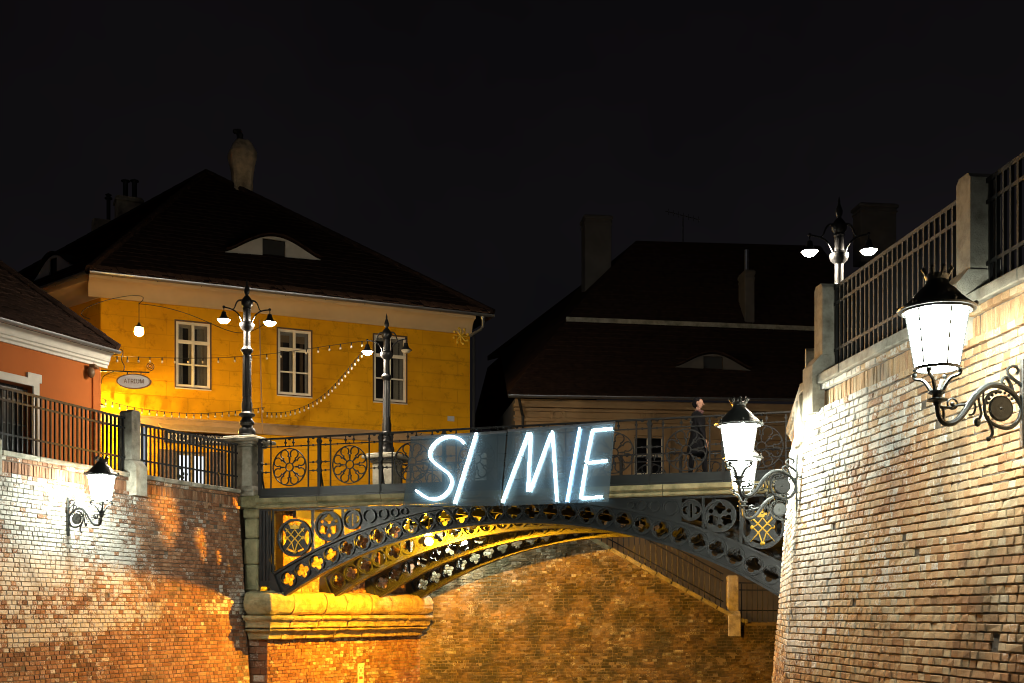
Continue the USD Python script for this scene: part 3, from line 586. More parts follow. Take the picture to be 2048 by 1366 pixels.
for dep in (0.0, 5.4):
    M = bframe(-0.012, dep)
    part(br, 'top_rail', MB().add(ext(sbox(-0.48, 3.965, 11.85, 4.0), 0.07, bframe(-0.035, dep))).add(ext(sbox(-0.33, 3.785, 11.85, 3.808), 0.03, bframe(-0.015, dep))), 'railing_iron')
    for k in range(8):
        s = 0.425 + 1.505 * k; pn = part(br, 'railing_panel', ext(unary_union(
            [sbox(s + d - 0.014, 2.86, s + d + 0.014, 3.97) for d in (-0.475, 0.475)] + [sbox(s + d - 0.008, 3.80, s + d + 0.008, 3.97) for d in (-0.10, 0.10)] +
            [bead(s + d, 3.88, 0.03) for d in (-0.475, -0.10, 0.10, 0.475)] + [sbox(s + a, h - 0.010, s + b, h + 0.010) for h in (3.225, 3.415) for a, b in ((-0.73, -0.47), (0.47, 0.73))] +
            [bead(s + d, h) for h in (3.225, 3.415, 3.797) for d in (-0.60, 0.60)] + [bead(s, 3.797, 0.022), bead(s - 0.3, 3.797, 0.022), bead(s + 0.3, 3.797, 0.022)] +
            [bead(s + d, 3.965, 0.035) for d in (-0.60, 0.0, 0.60)]), 0.024, M), 'railing_iron')
        part(pn, 'rosette', ext(affinity.translate(ROS, s, 3.325), 0.028, bframe(-0.014, dep)), 'railing_iron')
    for k in range(8):
        s = -0.327 + 1.505 * k
        b = MB().add(ext(sbox(s - 0.035, 2.63, s + 0.035, 3.97), 0.07, bframe(-0.035, dep)))
        b.add(bar(bp(s, 3.3, -0.03, dep), bp(s, 2.75, -0.22, dep), 0.03, 0.03)); 
        for h in (3.225, 3.415, 3.88): b.add(ext(Point(s, h).buffer(0.055, 6), 0.085, bframe(-0.0425, dep)))
        part(br, 'railing_post', b, 'railing_iron')

# --- abutments
AM = np.array([BD[1], -BD[0]])                       # from the left abutment face into the street
A0 = np.array([-5.17, 27.2]) - AM * 0.30
ab = thing('bridge_abutment', 'sandstone and brick abutment under the left end of the iron bridge', 'abutment', (A0[0], A0[1], 0))
def ap(t, o, h): q = A0 + BD * t + AM * o; return np.array([q[0], q[1], EYE + h])
T0, T1 = -0.22, 5.75
# profiles (offset into the street, height)
prof_bull = [(0.0, -0.02)] + [(0.24 + 0.20 * math.sin(a), 0.24 - 0.26 * math.cos(a)) for a in np.linspace(0.15, PI - 0.5, 10)] + [(0.10, 0.52), (0.0, 0.52)]
prof_mid = [(0.0, -0.32), (0.33, -0.32)] + [(0.36 + 0.10 * (1 - math.cos(a)), -0.30 + 0.16 * math.sin(a)) for a in np.linspace(0, PI / 2, 6)] + [(0.48, -0.12), (0.50, -0.10), (0.50, -0.04), (0.0, -0.04)]
prof_low = [(0.0, -0.58), (0.14, -0.58)] + [(0.17 + 0.17 * (1 - math.cos(a)), -0.56 + 0.17 * math.sin(a)) for a in np.linspace(0, PI / 2, 6)] + [(0.36, -0.37), (0.36, -0.345), (0.0, -0.345)]
C0 = A0 + BD * T0; mit = np.linalg.solve(np.array([BN, AM]), np.array([1.0, 1.0]))
def loft(prof, stations):
    n = len(prof); v = []; f = []
    for p, d in stations:
        for o, h in prof: v.append([p[0] + d[0] * o, p[1] + d[1] * o, EYE + h])
    for i in range(len(stations) - 1):
        for k in range(n): j = (k + 1) % n; f += [[i * n + k, (i + 1) * n + k, (i + 1) * n + j], [i * n + k, (i + 1) * n + j, i * n + j]]
    tri = trimesh.creation.triangulate_polygon(Polygon(prof), engine='earcut')[1]; m = (len(stations) - 1) * n
    f += [list(t) for t in tri] + [[m + t[2], m + t[1], m + t[0]] for t in tri]
    return fix((np.array(v), np.array(f)))
def corbel(prof, name, cuts, seed):
    g = np.random.default_rng(seed)
    part(ab, name, rough(loft(prof, [(C0 - BE * 0.40, BN * 0.8), (C0, mit * 0.9), (A0 + BD * (cuts[1] - 0.006), AM)]), 0.032, 0.08, 5.0, seed), 'mossy_stone' if name != 'x' else 'sandstone', smooth=25, label='green mossy stone turning the front corner')
    for i in range(1, len(cuts) - 1):
        sc = 1 + g.uniform(-0.02, 0.02); part(ab, name, rough(loft(prof, [(A0 + BD * (cuts[i] + 0.014), AM * sc), (A0 + BD * (cuts[i + 1] - 0.014), AM * sc)]), 0.030, 0.075, 5.0, seed + i), 'sandstone', smooth=35)
corbel(prof_bull, 'springer_stone', [T0, 0.22, 1.35, 2.1, 3.1, 3.9, 4.8, T1], 1)
corbel(prof_mid, 'cornice_stone', [T0, 0.12, 1.1, 2.2, 3.3, 4.6, T1 - 0.08], 2)
corbel(prof_low, 'cornice_stone', [T0, 0.05, 0.9, 1.9, 3.0, 4.3, T1 - 0.16], 3)
for (h0, h1, wd, s_) in ((0.53, 1.12, 0.36, -0.53), (1.13, 1.72, 0.40, -0.54), (1.73, 2.18, 0.36, -0.52), (2.19, 2.40, 0.42, -0.54), (2.41, 2.72, 0.66, -0.66)):
    part(ab, 'quoin', rough(bx((0, 0, 0), (wd, 0.6, h1 - h0), frame(bp(s_, (h0 + h1) / 2, -0.22), v3(BE), v3(-BN)), 0.04), 0.020, 0.09, 4.0, int(h0 * 10)), 'mossy_stone', smooth=35)
part(ab, 'pier', bx((0, 0, 0), (0.72, 0.8, 2.72 + EYE), frame(bp(-0.72, (2.72 - EYE) / 2, -0.46), v3(BE), v3(-BN))), 'mortar')
TU = 0.32
for t_, h0, h1 in ((T0, -EYE, 0.50), (TU, 0.50, 2.38)):
    part(ab, 'core', fix((np.array([ap(t, o, h) for t, o, h in ((t_, -0.015, h0), (T1, -0.015, h0), (T1, -2, h0), (t_, -0.9, h0), (t_, -0.015, h1), (T1, -0.015, h1), (T1, -2, h1), (t_, -0.9, h1))]),
         np.array([[0, 1, 2, 3], [4, 5, 6, 7], [0, 1, 5, 4], [1, 2, 6, 5], [2, 3, 7, 6], [3, 0, 4, 7]]))), 'mortar_light')
pA, pB = A0 + BD * T0, A0 + BD * T1
sets = [lay(pA, pB, AM, -EYE + 0.02, -0.58, 0, 0, jh=0.011, depth=0.05, jit=0.008, limef=limeO, seed=60), lay(A0 + BD * TU, pB, AM, 0.52, 2.37, 0, 0, jh=0.011, depth=0.05, jit=0.008, limef=limeO, seed=61),
        lay(pA - BE * 0.6, pA, BN, -EYE + 0.02, -0.58, 0, 0, wid=0.27, course=0.16, jh=0.012, limef=limeO, seed=62)]
put_bricks(ab, sets, 'brick', singles=0)
# right abutment, mirrored on the other side (mostly behind the right wall)
B0 = BL + BE * (BLEN + 0.12)
ar = thing('bridge_abutment', 'dark brick abutment under the right end of the iron bridge, behind the right wall', 'abutment', (B0[0], B0[1], 0))
part(ar, 'core', fix((np.array([[*(B0 + BD * t + np.array([AM[0], AM[1]]) * o), EYE + h] for h in (-EYE, 2.38) for t, o in ((-0.6, 0.015), (5.8, 0.015), (5.8, 2.6), (-0.6, 2.6))]),
     np.array([[0, 1, 2, 3], [4, 5, 6, 7], [0, 1, 5, 4], [1, 2, 6, 5], [2, 3, 7, 6], [3, 0, 4, 7]]))), 'mortar_light')
put_bricks(ar, [lay(B0 + BD * -0.6, B0 + BD * 5.8, -AM, -EYE + 0.02, 2.3, 0, 0, limef=limeO, seed=70), lay(B0 + BD * -0.6, B0 + BD * -0.6 + AM * 2.6, -BD, -EYE + 0.02, 2.3, 0, 0, limef=limeO, seed=71)], 'brick_old', singles=0)

# --- old wall and stair wall beyond the bridge
W0 = A0 + BD * (T1 - 0.05) - AM * 0.05; W0 = np.array([W0[0], W0[1]]); W1 = np.array([2.2, 33.2]); W2 = np.array([9.5, 33.8])
WN0, WN1 = nrm_right(W0, W1), nrm_right(W1, W2)
bw = thing('brick_wall', 'mossy old brick wall beyond the bridge, its top sloping down beside a stair', 'wall', (W1[0], W1[1], 0))
XS, SL = 1.0, 0.536                                   # where the slope starts (x) and how steep it is
def topx(x): return np.where(x < XS, 2.72, np.maximum(2.72 - (x - XS) * SL, -0.20))
def seg_body(a, b, n, off, th, npt=24):
    v = []; f = []
    for i in range(npt):
        p = a + (b - a) * i / (npt - 1); h = float(topx(p[0])) - 0.03
        for o, z in ((off, -EYE), (off, h), (-th, h), (-th, -EYE)): v.append([*(p + n * o), EYE + z])
    for i in range(npt - 1):
        for j in range(4):
            k = (j + 1) % 4; f.append([i * 4 + j, (i + 1) * 4 + j, (i + 1) * 4 + k, i * 4 + k])
    f.append([0, 1, 2, 3]); f.append([(npt - 1) * 4 + q for q in (3, 2, 1, 0)])
    return fix((np.array(v), np.array(f)))
part(bw, 'core', MB().add(seg_body(W0, W1, WN0, -0.012, 0.6)).add(seg_body(W1, W2, WN1, -0.012, 0.6)), 'mortar_light')
sets = []
for i, (a, b, n) in enumerate(((W0, W1, WN0), (W1, W2, WN1))):
    d = unit(b - a); sets.append(lay(a, b, n, -EYE + 0.03, 2.70, 0, 0, course=0.084, wid=0.14, jh=0.010, jv=0.010, jit=0.010, stretch=0.18, holes=0.012, limef=limeO, top=lambda s, a=a, d=d: float(topx(a[0] + d[0] * s)) - 0.06, seed=80 + i))
put_bricks(bw, sets, 'brick_old', singles=0)
g = np.random.default_rng(9)
x = XS
while x < 6.6:                                         # weathered coping blocks down the slope
    p = W1 + unit(W2 - W1) * max(0, (x - W1[0])) if x > W1[0] else W0 + (W1 - W0) * ((x - W0[0]) / (W1[0] - W0[0])); p2x = min(x + 0.42, 6.5)
    q = W1 + unit(W2 - W1) * max(0, (p2x - W1[0])) if p2x > W1[0] else W0 + (W1 - W0) * ((p2x - W0[0]) / (W1[0] - W0[0]))
    a, b = v3(p, EYE + float(topx(x)) + 0.0), v3(q, EYE + float(topx(p2x)) + 0.0)
    part(bw, 'coping_stone', bar(a + (b - a) * 0.02 + v3(WN1) * -0.22 + UP * g.uniform(-0.01, 0.015), b - (b - a) * 0.02 + v3(WN1) * -0.22, 0.56, 0.11), 'mossy_stone'); x += 0.43
def wpt(x): return (W1 + (W2 - W1) * ((x - W1[0]) / (W2[0] - W1[0]))) if x > W1[0] else (W0 + (W1 - W0) * ((x - W0[0]) / (W1[0] - W0[0])))
# stair railing along the slope, level railing below
def rail_run(label, x0, x1, h1, spacing=0.15):
    a, b = wpt(x0) - WN1 * 0.2, wpt(x1) - WN1 * 0.2; L = np.linalg.norm(b - a); r = thing('iron_railing', label, 'railing', (*((a + b) / 2), EYE + float(topx((x0 + x1) / 2))))
    def P(u, h): q = a + (b - a) * u; return v3(q, EYE + float(topx(x0 + (x1 - x0) * u)) + h)
    for hh in (h1, h1 - 0.2, 0.28): part(r, 'rail', bar(P(0, hh), P(1, hh), 0.03, 0.035), 'railing_iron')
    n = int(L / spacing)
    for i in range(n): u = (i + 0.5) / n; part(r, 'bar', bar(P(u, 0.0), P(u, h1), 0.022, 0.022, v3(BE)), 'railing_iron')
rail_run('dark iron railing sloping down the stair behind the arch', 1.05, 5.95, 1.05)
rail_run('dark level iron railing at the foot of the stair, behind the arch', 6.4, 9.4, 1.05)
p = wpt(6.2); post(p - WN1 * 0.2, unit(W2 - W1), WN1, -0.16, 1.08, 'pale stone post at the foot of the stair railing, under the arch')
solo('stair_ramp', (np.array([[*(wpt(x) - WN1 * o), EYE + float(topx(x)) - 0.12] for x in (0.9, XS, 6.4, 9.4) for o in (0.6, 4.5)]), np.array([[0, 2, 3, 1], [2, 4, 5, 3], [4, 6, 7, 5]])), 'paving', kind='structure')

# ------------------------------------------------------------------ pedestals and lamp posts
def pedestal(c, label, h0=2.70, h1=4.09):
    r = thing('stone_pedestal', label, 'pedestal', (*c, EYE + h0)); M = frame(v3(c, EYE), v3(BE), v3(-BN))
    def sq(w, z0, z1, m='coping_stone', nm='block', ch=0.015, top=None):
        part(r, nm, bx((0, 0, (z0 + z1) / 2), (w, w, z1 - z0), M, ch), m)
    sq(0.80, h0, h0 + 0.10, nm='base'); 
    part(r, 'base_moulding', lathe([(0.56, h0 + 0.10), (0.56, h0 + 0.14), (0.50, h0 + 0.19), (0.42, h0 + 0.24)], 4, M @ np.array([[math.cos(PI / 4), -math.sin(PI / 4), 0, 0], [math.sin(PI / 4), math.cos(PI / 4), 0, 0], [0, 0, 1, 0], [0, 0, 0, 1.0]])), 'coping_stone')
    sq(0.56, h0 + 0.22, h1 - 0.24, nm='shaft', ch=0.02)
    sq(0.40, h0 + 0.34, h0 + 0.35, nm='shaft_core')
    for z, w in ((h1 - 0.24, 0.64), (h1 - 0.19, 0.72)): sq(w, z, z + 0.05, nm='neck_moulding', ch=0.012)
    sq(0.98, h1 - 0.135, h1 - 0.06, nm='cap', ch=0.012); sq(0.84, h1 - 0.06, h1, nm='cap_top', ch=0.03)
    return r
PF = BL + BE * -0.84 - BN * 0.28; PB_ = np.array([-3.27, 31.3]); PR = np.array([5.86, 21.5])
pedestal(PF, 'weathered stone pedestal under the lamp post at the left end of the bridge')
pedestal(PB_, 'stone pedestal at the back of the bridge, seen through the rosette railing', 2.70, 4.16)
pedestal(PR, 'stone pedestal at the right end of the bridge, hidden behind the right wall', 2.70, 3.80)
def lamppost(loc, rot, label, lit=(True, True)):
    r = thing('lamp_post', label, 'lamp post', loc, 'ornate black double lamp posts of the bridge'); UsdGeom.Xformable(stage.GetPrimAtPath(r)).AddRotateZOp().Set(float(rot))
    part(r, 'base', lathe([(0.0, 0), (0.24, 0), (0.24, 0.05), (0.20, 0.07), (0.205, 0.12), (0.19, 0.19), (0.15, 0.23), (0.13, 0.27), (0.165, 0.31), (0.17, 0.36), (0.125, 0.43), (0.115, 0.47), (0.19, 0.51), (0.19, 0.54), (0.135, 0.57), (0.12, 0.60)], 24), 'black_iron', smooth=40, local=True)
    b = MB().add(lathe([(0.12, 0.60), (0.125, 0.78), (0.105, 0.86), (0.112, 0.88), (0.10, 0.92), (0.088, 1.92)], 24))
    for k in range(12):
        a = k * PI / 6; b.add(tube([[0.098 * math.cos(a), 0.098 * math.sin(a), 0.95], [0.086 * math.cos(a), 0.086 * math.sin(a), 1.9]], 0.010, 5))
    part(r, 'shaft', b, 'black_iron', smooth=40, local=True)
    part(r, 'collar', lathe([(0.088, 1.92), (0.10, 1.95), (0.14, 2.0), (0.14, 2.04), (0.095, 2.09), (0.082, 2.12), (0.075, 2.45), (0.09, 2.48), (0.15, 2.54), (0.17, 2.60), (0.17, 2.64), (0.12, 2.67), (0.09, 2.70)], 24), 'black_iron', smooth=40, local=True)
    part(r, 'head', lathe([(0.09, 2.70), (0.085, 2.95), (0.10, 2.98), (0.09, 3.02), (0.13, 3.08), (0.14, 3.15), (0.10, 3.22), (0.07, 3.26), (0.035, 3.30), (0.06, 3.36), (0.065, 3.42), (0.03, 3.52), (0.018, 3.56), (0.025, 3.58), (0.004, 3.68)], 20), 'black_iron', smooth=40, local=True)
    for sx, on in ((-1, lit[0]), (1, lit[1])):
        b = MB().add(tube(spline([[sx * 0.08, 0, 2.56], [sx * 0.13, 0, 2.74], [sx * 0.24, 0, 2.90], [sx * 0.38, 0, 2.97], [sx * 0.51, 0, 2.99]], 16), 0.017, 7))
        b.add(tube(spline([[sx * 0.09, 0, 3.17], [sx * 0.20, 0, 3.16], [sx * 0.26, 0, 3.05], [sx * 0.30, 0, 2.97], [sx * 0.36, 0, 2.965]], 14), np.linspace(0.024, 0.012, 14), 7)); b.add(ball([sx * 0.52, 0, 3.0], 0.036, 1))
        b.add(tube([[sx * 0.52, 0, 2.99], [sx * 0.52, 0, 2.88]], 0.012, 6))
        am = part(r, 'arm', b, 'black_iron', smooth=40, local=True)
        M = np.eye(4); M[0, 3] = sx * 0.52
        part(am, 'shade', lathe([(0.02, 2.90), (0.05, 2.885), (0.058, 2.83), (0.07, 2.80), (0.085, 2.765), (0.15, 2.715), (0.158, 2.70), (0.145, 2.703), (0.07, 2.755), (0.0, 2.77)], 18, M), 'black_iron', smooth=40, local=True)
        part(am, 'lamp_glass', lathe([(0.0, 2.615), (0.06, 2.622), (0.10, 2.645), (0.125, 2.68), (0.13, 2.70), (0.10, 2.715), (0.0, 2.725)], 16, M), 'post_glow' if on else 'bulb_glass', smooth=60, local=True)
    return r
lamppost((*PF, EYE + 4.09), 14, 'black double lamp post with both lamps lit, on the left pedestal before the yellow house')
lamppost((*PB_, EYE + 4.16), -10, 'black double lamp post with only its left lamp lit, rising behind the bridge railing', (True, False))
lamppost((*PR, EYE + 3.80), -4, 'lamp post with two lit lamps showing above the railing of the right wall')

# ------------------------------------------------------------------ wall lanterns
def lantern_at(loc, rot, label, first=None):
    if first: return copy_of(first, loc, rot, label)
    r = thing('wall_lantern', label, 'lantern', loc, 'lit white lanterns on scrolled brackets'); UsdGeom.Xformable(stage.GetPrimAtPath(r)).AddRotateZOp().Set(float(rot))
    # local frame: x = from the wall to the lantern; the lantern's axis at x = 0, the bottom of its glass at z = 0
    H, RT, RBm = 0.45, 0.245, 0.172; n = 6
    def hexp(rr, z, off=PI / 6): return [[rr * math.cos(off + k * PI / 3), rr * math.sin(off + k * PI / 3), z] for k in range(n)]
    lo, hi = np.array(hexp(RBm, 0)), np.array(hexp(RT, H))
    for k in range(n):
        j = (k + 1) % n; quad = np.array([lo[k], lo[j], hi[j], hi[k]]); c = quad.mean(0); quad = c + (quad - c) * 0.985
        inn = quad * np.array([0.96, 0.96, 1.0])
        part(r, 'glass_pane', (quad, np.array([[0, 1, 2, 3]])), 'lantern_glass', local=True)
    b = MB()
    for k in range(n): b.add(bar(lo[k], hi[k], 0.010, 0.010))
    b.add(lathe([(RBm - 0.012, -0.012), (RBm + 0.014, -0.012), (RBm + 0.014, 0.006), (RBm - 0.012, 0.006), (RBm - 0.012, -0.012)], 24)); b.add(lathe([(RT - 0.01, H), (RT + 0.03, H), (RT + 0.03, H + 0.02), (RT - 0.01, H + 0.02)], 24))
    part(r, 'frame', b, 'lantern_iron', local=True)
    part(r, 'lamp', ball([0, 0, H - 0.09], 0.078, 2), 'lantern_lamp', local=True)
    part(r, 'canopy', lathe([(0.0, H + 0.015), (RT + 0.06, H + 0.015), (RT + 0.065, H + 0.03), (RT + 0.01, H + 0.07), (0.20, H + 0.12), (0.15, H + 0.18), (0.10, H + 0.22), (0.085, H + 0.26), (0.10, H + 0.30), (0.085, H + 0.31), (0.0, H + 0.31)], 24), 'lantern_iron', smooth=40, local=True)
    b = MB()
    for k in range(8):
        a = k * PI / 4; b.add(tube([[0.085 * math.cos(a), 0.085 * math.sin(a), H + 0.29], [0.12 * math.cos(a), 0.12 * math.sin(a), H + 0.345], [0.105 * math.cos(a), 0.105 * math.sin(a), H + 0.37]], [0.014, 0.018, 0.005], 6))
    for k in range(6):
        a = PI / 6 + k * PI / 3; b.add(ball([(RT + 0.05) * math.cos(a), (RT + 0.05) * math.sin(a), H + 0.05], 0.022, 1))
    part(r, 'crown', b, 'lantern_iron', smooth=40, local=True)
    for k in range(4):
        a = PI / 4 + k * PI / 2; c, s = math.cos(a), math.sin(a)
        q = spline([[0.175, 0, -0.03], [0.19, 0, -0.06], [0.155, 0, -0.075], [0.12, 0, -0.085], [0.085, 0, -0.12], [0.055, 0, -0.17], [0.045, 0, -0.20]], 16); q = np.stack([q[:, 0] * c, q[:, 0] * s, q[:, 2]], 1)
        part(r, 'leaf_bracket', MB().add(tube(q, np.linspace(0.012, 0.019, 16), 6)).add(ball([0.185 * c, 0.185 * s, -0.035], 0.022, 1)), 'lantern_iron', smooth=40, local=True)
    part(r, 'cup', lathe([(0.0, -0.30), (0.028, -0.30), (0.035, -0.275), (0.085, -0.262), (0.085, -0.25), (0.04, -0.238), (0.045, -0.215), (0.07, -0.20), (0.07, -0.185), (0.0, -0.18)], 20), 'lantern_iron', smooth=40, local=True)
    W = 0.73                                            # distance of the wall plate
    def xz(pts): return [[-d, 0, z] for d, z in pts]
    b = MB().add(tube(spline(xz([(0.005, -0.28), (0.01, -0.37), (0.05, -0.435), (0.12, -0.445), (0.20, -0.39), (0.28, -0.28), (0.37, -0.175), (0.47, -0.125), (0.57, -0.14), (0.66, -0.20), (0.715, -0.28)]), 40), np.concatenate([np.linspace(0.02, 0.03, 20), np.linspace(0.03, 0.02, 20)]), 8))
    b.add(tube(spline(xz([(0.715, -0.28), (0.70, -0.40), (0.62, -0.47), (0.52, -0.46), (0.43, -0.40), (0.405, -0.30), (0.45, -0.20), (0.53, -0.18)]), 34), np.linspace(0.02, 0.013, 34), 7))
    part(r, 'arm', b, 'lantern_iron', smooth=40, local=True)
    b = MB()
    for pts, r0, r1 in (([(0.43, -0.38), (0.46, -0.46), (0.47, -0.53), (0.44, -0.56)], 0.016, 0.014), ([(0.30, -0.25), (0.325, -0.31), (0.30, -0.37), (0.27, -0.37)], 0.012, 0.008), ([(0.37, -0.18), (0.36, -0.28), (0.375, -0.36), (0.345, -0.42)], 0.012, 0.01), ([(0.40, -0.17), (0.395, -0.25), (0.41, -0.32)], 0.010, 0.008),
                        ([(0.66, -0.20), (0.62, -0.10), (0.58, -0.06), (0.555, -0.09), (0.575, -0.12)], 0.018, 0.014), ([(0.70, -0.24), (0.665, -0.08), (0.60, 0.0), (0.66, 0.035), (0.70, 0.0), (0.68, -0.03)], 0.016, 0.012),
                        ([(0.02, -0.31), (0.09, -0.315), (0.16, -0.30), (0.24, -0.29)], 0.012, 0.012), ([(0.045, -0.435), (0.055, -0.37), (0.045, -0.32)], 0.018, 0.012)):
        b.add(tube(spline(xz(pts), 14), np.linspace(r0, r1, 14), 6))
    th_ = np.linspace(0, 2 * PI, 21); b.add(tube(np.stack([-0.13 - 0.042 * np.cos(th_), 0 * th_, -0.285 + 0.042 * np.sin(th_)], 1), 0.009, 6)); b.add(ball([-0.13, 0, -0.285], 0.018, 1)); b.add(ball([-0.44, 0, -0.565], 0.022, 1)); b.add(ball([-0.345, 0, -0.43], 0.03, 1, (1, 0.6, 1.3)))
    for a in np.linspace(0.6, 2.9, 8): b.add(ball([-0.545 - 0.118 * math.cos(a), 0, -0.30 + 0.118 * math.sin(a)], 0.014, 1))
    part(r, 'scroll', b, 'lantern_iron', smooth=40, local=True)
    F = frame(np.array([-0.545, 0.012, -0.315]), [1, 0, 0], UP); part(r, 'disc', MB().add(ext(Point(0, 0).buffer(0.092, 12), 0.024, F)).add(ball([-0.545, 0, -0.315], 0.016, 1, (1, 1.6, 1))), 'lantern_iron', local=True)
    th_ = np.linspace(0, 2 * PI, 25); part(r, 'disc_rim', tube(np.stack([-0.545 + 0.10 * np.cos(th_), 0 * th_, -0.315 + 0.10 * np.sin(th_)], 1), 0.008, 6), 'lantern_iron', smooth=40, local=True)
    part(r, 'wall_plate', MB().add(bx((-W, 0, -0.27), (0.022, 0.055, 0.72), None, 0.005)).add(bar([-W - 0.12, 0, -0.20], [-W, 0, -0.20], 0.02)).add(bar([-W - 0.12, 0, -0.5], [-W, 0, -0.5], 0.02)), 'lantern_iron', local=True)
    return r
def rot_of(n): return math.degrees(math.atan2(n[1], n[0]))
def lantern_pos(px, h, Y): return ((px - 1024) / FPX * Y, Y, EYE + h)
lan = lantern_at(lantern_pos(1874, 1.99, 9.72), rot_of(RN1), 'largest, nearest bright wall lantern, on the right brick wall below the railing')
lantern_at(lantern_pos(1478, 1.95, 15.35), rot_of(unit(RN1 + RN2)), 'bright wall lantern at the corner of the right wall, upper of the overlapping pair', lan)
lantern_at(lantern_pos(1486, 1.90, 18.3), rot_of(RN2), 'farther wall lantern peeping out below another lantern at the right end of the bridge', lan)
lantern_at(lantern_pos(203, 2.07, 21.95), rot_of(LN1), 'bright wall lantern on the left brick wall below the orange house', lan)
lb = lantern_at((-1.35, 31.75, EYE + 1.62), rot_of(WN0), 'wall lantern on the old brick wall hidden behind the bridge ribs', lan)

# ------------------------------------------------------------------ sodium floodlight under the bridge
fp = bp(3.40, 1.62, 0, 0.70)
fl = thing('floodlight', 'small glaring orange floodlight hanging under the arch of the bridge', 'floodlight', tuple(fp))
part(fl, 'lamp', ball(fp, 0.04, 2), 'sodium_flood', smooth=True)
part(fl, 'bulb_glass', ball(fp, 0.10, 2), 'sodium_glass', smooth=True)
part(fl, 'housing', MB().add(bx(tuple(fp + UP * 0.17), (0.26, 0.18, 0.06), None, 0.01)).add(tube([fp + UP * 0.15, fp + UP * 0.75], 0.018, 8)), 'black_iron')

# ------------------------------------------------------------------ neon sign
nT, nB = bp(3.38, 3.90, 0.10), bp(3.25, 2.35, 0.30)
NPN = unit(np.cross(v3(BE), nT - bp(3.38, 2.35, 0.30))); NPN = NPN if np.dot(NPN, v3(BN)) > 0 else -NPN
def npx(x, y, lift=0.0): return on_plane(x, y, nT, NPN) + NPN * lift
sg = thing('neon_sign', 'white neon tubes spelling SI MIE on two clear panels hung on the bridge railing', 'neon sign', tuple(npx(1010, 940)))
def panel(c): 
    q = [npx(*p) for p in c]; b = MB(); v = np.array(q + [p - NPN * 0.012 for p in q]); part(sg, 'clear_panel', fix((v, np.array([[0, 1, 2, 3], [7, 6, 5, 4], [0, 4, 5, 1], [1, 5, 6, 2], [2, 6, 7, 3], [3, 7, 4, 0]]))), 'acrylic')
panel([(806, 1012), (1000, 1012), (1013, 861), (822, 873)]); panel([(1003, 1012), (1217, 1003), (1230, 844), (1016, 860)])
def cr(x, y): return (820 + x / 4.876, 830 + y / 4.876)
def neon(name, strokes, matn):
    holder = None
    for st in strokes:
        p = np.array([npx(*cr(*q), 0.055) for q in st]); p = spline(p, 60) if len(p) > 4 else p
        if len(p) > 2 and len(p) < 6: p = np.vstack([np.linspace(p[i], p[i + 1], 12)[: (12 if i == len(p) - 2 else 11)] for i in range(len(p) - 1)])
        part(sg, name, tube(p, 0.023, 8), matn, smooth=50)
        for q in (p[0], p[-1]): part(sg, 'tube_clip', bar(q, q - NPN * 0.06, 0.02), 'black_iron')
neon('letter_s', [[(535, 285), (505, 250), (455, 225), (390, 215), (310, 235), (240, 290), (205, 350), (200, 400), (225, 450), (290, 505), (350, 550), (400, 600), (415, 650), (400, 710), (360, 770), (300, 810), (230, 825), (150, 800), (100, 765), (65, 740)]], 'neon_white')
neon('letter_i', [[(655, 180), (440, 870)]], 'neon_white')
neon('letter_m', [[(1160, 180), (905, 860)], [(1183, 178), (1155, 750)], [(1175, 750), (1380, 190)], [(1393, 165), (1437, 850)]], 'neon_white')
neon('letter_i', [[(1662, 130), (1537, 850)]], 'neon_blue')
neon('letter_e', [[(1980, 135), (1785, 155), (1722, 465)], [(1930, 450), (1725, 472)], [(1722, 490), (1668, 818), (1880, 800)]], 'neon_white')
for c in ([(822, 876), (1013, 864)], [(1016, 862), (1231, 846)]):
    part(sg, 'top_strip', bar(npx(*c[0], 0.02), npx(*c[1], 0.02), 0.03, 0.05), 'zinc')
for x in (840, 990, 1040, 1200):
    a = npx(x, 870 - (x - 830) * 0.07, 0.0); part(sg, 'hanger', tube([a, a - v3(BN) * 0.10 + UP * 0.05], 0.008, 6), 'wire')
part(sg, 'cable', tube(spline([npx(1020, 1000, 0.03), npx(1018, 930, 0.04), npx(1035, 912, 0.03), npx(1060, 930, 0.04), npx(1030, 960, 0.03)], 24), 0.005, 5), 'wire')

# ------------------------------------------------------------------ yellow house
G0 = 2.70                                               # level of the upper street above the eye
yh = thing('house', 'yellow two-storey house with white windows behind the left lamp post', 'house', (-6.5, 37.6, EYE + G0))
def fp_(px, py, out=0.0):                               # point of the facade under a spot of the photograph
    q = on_plane(px, py, v3(FA, 0) + v3(FN) * out, v3(FN)); return q
def fs(px, py=900): q = fp_(px, py); return float(np.dot(q[:2] - FA, FD)), q[2] - EYE
FM = frame(v3(FA, EYE), v3(FD), UP)                     # local (s, h, out): third axis towards the viewer
FL = float(np.linalg.norm(FB - FA)); LD = unit(np.array([-2.8, 2.4])); FA2 = FA + LD * 10.5; FB2 = FB + np.array([-3.4, 7.6]); EV = 9.93
wins = [(352, 645, 420, 775), (556, 660, 622, 790), (748, 672, 812, 803)]
holes = []
for x0, y0, x1, y1 in wins:
    s0, s1 = fs(x0, (y0 + y1) / 2)[0], fs(x1, (y0 + y1) / 2)[0]; h1, h0 = fs((x0 + x1) / 2, y0 - 0)[1], fs((x0 + x1) / 2, y1)[1]; holes.append((s0, s1, h0, h1))
dS0, dS1 = fs(350)[0], fs(417)[0]; dT = fs(380, 903)[1]; wS0, wS1 = fs(264)[0], fs(297)[0]; wT, wB = fs(280, 850)[1], fs(280, 940)[1]
face = sbox(0, G0 - 0.05, FL, EV)
for s0, s1, h0, h1 in holes + [(dS0, dS1, G0, dT), (wS0, wS1, wB, wT)]: face = face.difference(sbox(s0, h0, s1, h1))
part(yh, 'front_wall', ext(face, 0.35, FM, -0.35), 'yellow_plaster')
